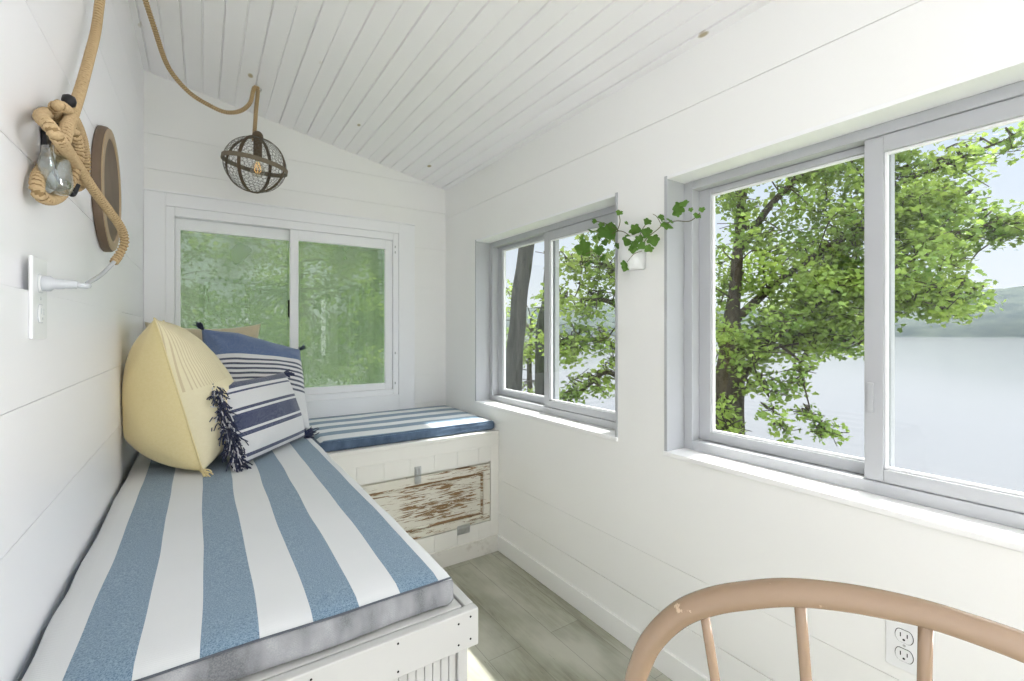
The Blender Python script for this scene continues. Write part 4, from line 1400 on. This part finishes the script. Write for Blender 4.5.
# the maple in front of the large window
B0 = at(728, 331, 5.6); B0.z = terrain(B0.x, B0.y) - .1
def mp(u, v, t_): return at(u, v, t_)
trunk = [(B0, .24), (mp(727, 460, 5.6), .20), (mp(729, 380, 5.6), .17), (mp(733, 300, 5.65), .075), (mp(742, 200, 5.75), .05), (mp(752, 80, 5.9), .045), (mp(762, -60, 6.0), .04)]
limbs, sprays = [], []
def add_limb(pts, rads, n, spread, rmin=.22, rmax=.42, skip=1, droop=0.0):
    P_ = [mp(*q) for q in pts]
    limbs.append([(p_, q_ * .55) for p_, q_ in zip(P_, rads)])
    sprays.extend(sprays_along(P_[skip:], n, spread, rmin, rmax, droop))
add_limb([(731, 392, 5.6), (760, 352, 5.4), (800, 318, 5.2), (850, 288, 5.0), (895, 268, 4.9), (935, 250, 4.8)], [.10, .08, .065, .05, .03, .015], 58, .30, .20, .38)
add_limb([(735, 320, 5.65), (780, 280, 5.5), (840, 240, 5.4), (890, 215, 5.3), (925, 205, 5.2), (955, 200, 5.1)], [.10, .08, .06, .045, .03, .015], 52, .30, .20, .38)
add_limb([(740, 250, 5.7), (775, 200, 5.5), (820, 160, 5.3), (880, 130, 5.2), (930, 120, 5.1)], [.09, .07, .05, .035, .02], 44, .32, .20, .38)
sprays[:] = [q for q in sprays if q[0].dot(Vector((CS, -SN, 0))) / q[0].dot(Vector((SN, CS, 0))) < .97]
add_limb([(880, 190, 5.3), (930, 172, 5.0), (980, 150, 4.8), (1030, 132, 4.6), (1080, 120, 4.5)], [.04, .03, .022, .015, .01], 22, .10, .14, .24)
add_limb([(930, 240, 4.9), (985, 226, 4.7), (1040, 222, 4.6), (1090, 220, 4.5)], [.03, .022, .016, .01], 18, .12, .16, .27)
add_limb([(745, 230, 5.7), (735, 160, 5.9), (722, 80, 6.1), (705, -20, 6.3)], [.09, .07, .05, .03], 34, .36, .22, .40)
add_limb([(752, 150, 5.8), (800, 90, 5.6), (870, 30, 5.4), (960, -40, 5.2)], [.08, .06, .04, .02], 40, .40, .24, .42)
add_limb([(731, 400, 5.6), (745, 388, 5.3), (762, 385, 5.1), (772, 402, 5.0), (774, 425, 5.0)], [.05, .035, .02, .012, .006], 12, .10, .12, .20)
add_limb([(780, 345, 5.2), (800, 362, 5.0), (806, 390, 4.9), (812, 420, 4.9), (822, 438, 4.9)], [.035, .025, .016, .01, .005], 15, .09, .12, .20)
add_limb([(731, 420, 5.6), (722, 405, 5.3), (724, 420, 5.2), (736, 436, 5.2)], [.04, .025, .014, .006], 8, .10, .12, .19)
add_limb([(732, 380, 5.6), (715, 330, 5.9), (690, 290, 6.2), (660, 260, 6.4)], [.07, .05, .03, .015], 24, .34, .22, .38)
add_limb([(840, 290, 5.1), (880, 300, 4.9), (920, 306, 4.8), (950, 300, 4.8)], [.03, .022, .015, .008], 18, .14, .16, .26)
add_limb([(760, 352, 5.4), (790, 345, 5.2), (830, 340, 5.1), (858, 345, 5.0)], [.03, .022, .015, .008], 16, .16, .16, .26)
for q in range(150):
    u_, v_ = rq.uniform(712, 868), rq.uniform(95, 372)
    if v_ > 372 - .20 * (u_ - 700): continue
    sprays.append((mp(u_, v_, rq.uniform(4.9, 6.6)), rq.uniform(.16, .34)))
for q in range(34):
    sprays.append((mp(rq.uniform(890, 965), rq.uniform(185, 300), rq.uniform(4.7, 5.8)), rq.uniform(.14, .28)))
# upper crown, reaching back over the porch side
for (cx_, cy_, cz_, rr) in ((6.6, 2.8, 6.0, 1.0), (6.2, 4.0, 6.2, 1.0), (7.2, 3.6, 6.8, 1.0)):
    for q in range(26):
        sprays.append((Vector((cx_ + rq.gauss(0, rr * .55), cy_ + rq.gauss(0, rr * .55), cz_ + rq.gauss(0, rr * .4))), rq.uniform(.25, .42)))
limbs.append([(mp(757, 80, 5.9), .06), (Vector((6.3, 3.0, 5.6)), .04), (Vector((6.9, 3.3, 6.4)), .015)])
tree('maple_tree', 'leafy maple with its trunk at the lower left of the large lake window', B0, trunk, limbs, sprays, .065, M['bark'], M['maple'], 3, per=135)

# two tall trunks and a young tree seen through the smaller lake window
def base_of(u, t_):
    p = at(u, 331, t_); p.z = terrain(p.x, p.y) - .1
    return p
b = base_of(510, 5.2)
tree('tall_tree', 'thick leaning grey tree trunk outside the smaller lake window', b,
     [(b, .12), (at(513, 384, 5.2), .098), (at(518, 320, 5.2), .092), (at(525, 262, 5.2), .088), (at(531, 215, 5.2), .084), (at(540, 140, 5.25), .075), (at(554, 40, 5.4), .05), (at(564, -80, 5.5), .03)],
     [[(at(537, 200, 5.2), .05), (at(515, 190, 4.9), .03), (at(502, 205, 4.7), .012)]],
     [(at(505 + rq.gauss(0, 9), 208 + rq.gauss(0, 8), 4.8), .13) for _ in range(8)] + [(at(560 + rq.gauss(0, 60), 20 + rq.gauss(0, 50), 5.4 + rq.gauss(0, .6)), .38) for _ in range(50)], .08, M['grey_bark'], M['light_leaf'], 5, per=30)
b = base_of(541, 7.2)
tree('tall_tree', 'thinner dark tree trunk just right of the thick one outside the smaller lake window', b,
     [(b, .10), (at(541, 345, 7.2), .085), (at(546, 300, 7.2), .08), (at(551, 255, 7.2), .075), (at(559, 205, 7.2), .065), (at(576, 120, 7.3), .07), (at(588, 0, 7.4), .04)],
     [[(at(553, 262, 7.2), .07), (at(548, 240, 7.2), .05), (at(543, 200, 7.2), .03), (at(540, 150, 7.2), .02)],
      [(at(562, 225, 7.2), .05), (at(570, 215, 7.1), .03), (at(576, 185, 7.1), .02), (at(578, 140, 7.1), .012)]],
     [(at(580 + rq.gauss(0, 45), 20 + rq.gauss(0, 45), 7.3 + rq.gauss(0, .6)), .42) for _ in range(40)], .09, M['grey_bark'], M['light_leaf'], 6, per=30)
b = base_of(640, 6.0)
lm, spv = [], []
for pts_, rd, n_, sp_ in (
    ([(640, 400, 6.0), (610, 372, 5.8), (585, 388, 5.6), (568, 402, 5.5)], (.05, .035, .02, .01), 20, .13),
    ([(640, 380, 6.0), (612, 345, 5.8), (585, 340, 5.7), (560, 345, 5.6)], (.05, .035, .02, .01), 26, .16),
    ([(642, 340, 6.0), (615, 305, 5.8), (590, 300, 5.7), (562, 300, 5.6)], (.05, .035, .02, .01), 28, .18),
    ([(645, 310, 6.0), (620, 275, 5.8), (595, 262, 5.7), (570, 262, 5.6)], (.05, .035, .02, .01), 22, .15),
    ([(645, 290, 6.0), (625, 245, 5.9), (612, 222, 5.9), (600, 232, 5.9)], (.04, .03, .02, .01), 14, .12)):
    P_ = [at(*q) for q in pts_]
    lm.append(list(zip(P_, rd))); spv += sprays_along(P_, n_ + 6, sp_, .14, .26)
tree('young_tree', 'light green spreading tree outside the right half of the smaller lake window', b,
     [(b, .12), (at(641, 420, 6.0), .10), (at(643, 340, 6.0), .08), (at(647, 260, 6.0), .05), (at(650, 190, 6.0), .03)], lm, spv, .068, M['bark'], M['light_leaf'], 8, per=90)
b = base_of(530, 8.6)
spv = [(at(u_ + rq.gauss(0, 12), v_ + rq.gauss(0, 13), 8.4 + rq.gauss(0, .5)), rq.uniform(.2, .34)) for (u_, v_) in ((498, 350), (505, 330), (520, 355), (535, 335), (545, 350), (548, 375), (530, 385), (505, 372), (500, 300), (552, 330)) for _ in range(5)]
tree('young_tree', 'bright leafy sapling behind the two trunks outside the smaller lake window', b, [(b, .07), (at(530, 380, 8.6), .05), (at(531, 330, 8.6), .02)], [], spv, .07, M['bark'], M['light_leaf'], 9, per=70)

# grove beyond the end window
gi = 0
for (gx_, gy_, rr, hh, lb, mt_) in ((-2.9, 8.2, 1.5, 4.2, 'dense green tree at the left of the end window', 'grove'), (-.6, 9.4, 1.6, 4.6, 'dense green tree behind the left pane of the end window', 'grove'),
                                (1.2, 8.6, 1.5, 4.4, 'bright green tree behind the right pane of the end window', 'light_leaf'), (2.9, 9.6, 1.6, 4.8, 'leafy tree behind the right edge of the end window', 'grove'),
                                (-1.8, 12.5, 1.9, 5.6, 'tall tree further back behind the end window on the left', 'grove'), (2.0, 13.0, 1.9, 5.6, 'tall tree further back behind the end window on the right', 'grove')):
    zb = terrain(gx_, gy_) - .1
    b = Vector((gx_, gy_, zb)); gi += 1
    spv = []
    for q in range(90):
        zz_ = rq.uniform(.4, hh)
        k_ = rr * (1 - .25 * (zz_ / hh))
        spv.append((Vector((gx_ + rq.gauss(0, k_ * .55), gy_ + rq.gauss(0, k_ * .5), zb + zz_)), rq.uniform(.26, .46)))
    tree('grove_tree', lb, b, [(b, .16), (b + Vector((.05, 0, hh * .4)), .13), (b + Vector((.1, .1, hh * .8)), .08), (b + Vector((.1, .1, hh * 1.05)), .03)], [], spv, .075, M['grey_bark'], M[mt_], 20 + gi, per=60, flat=.42)
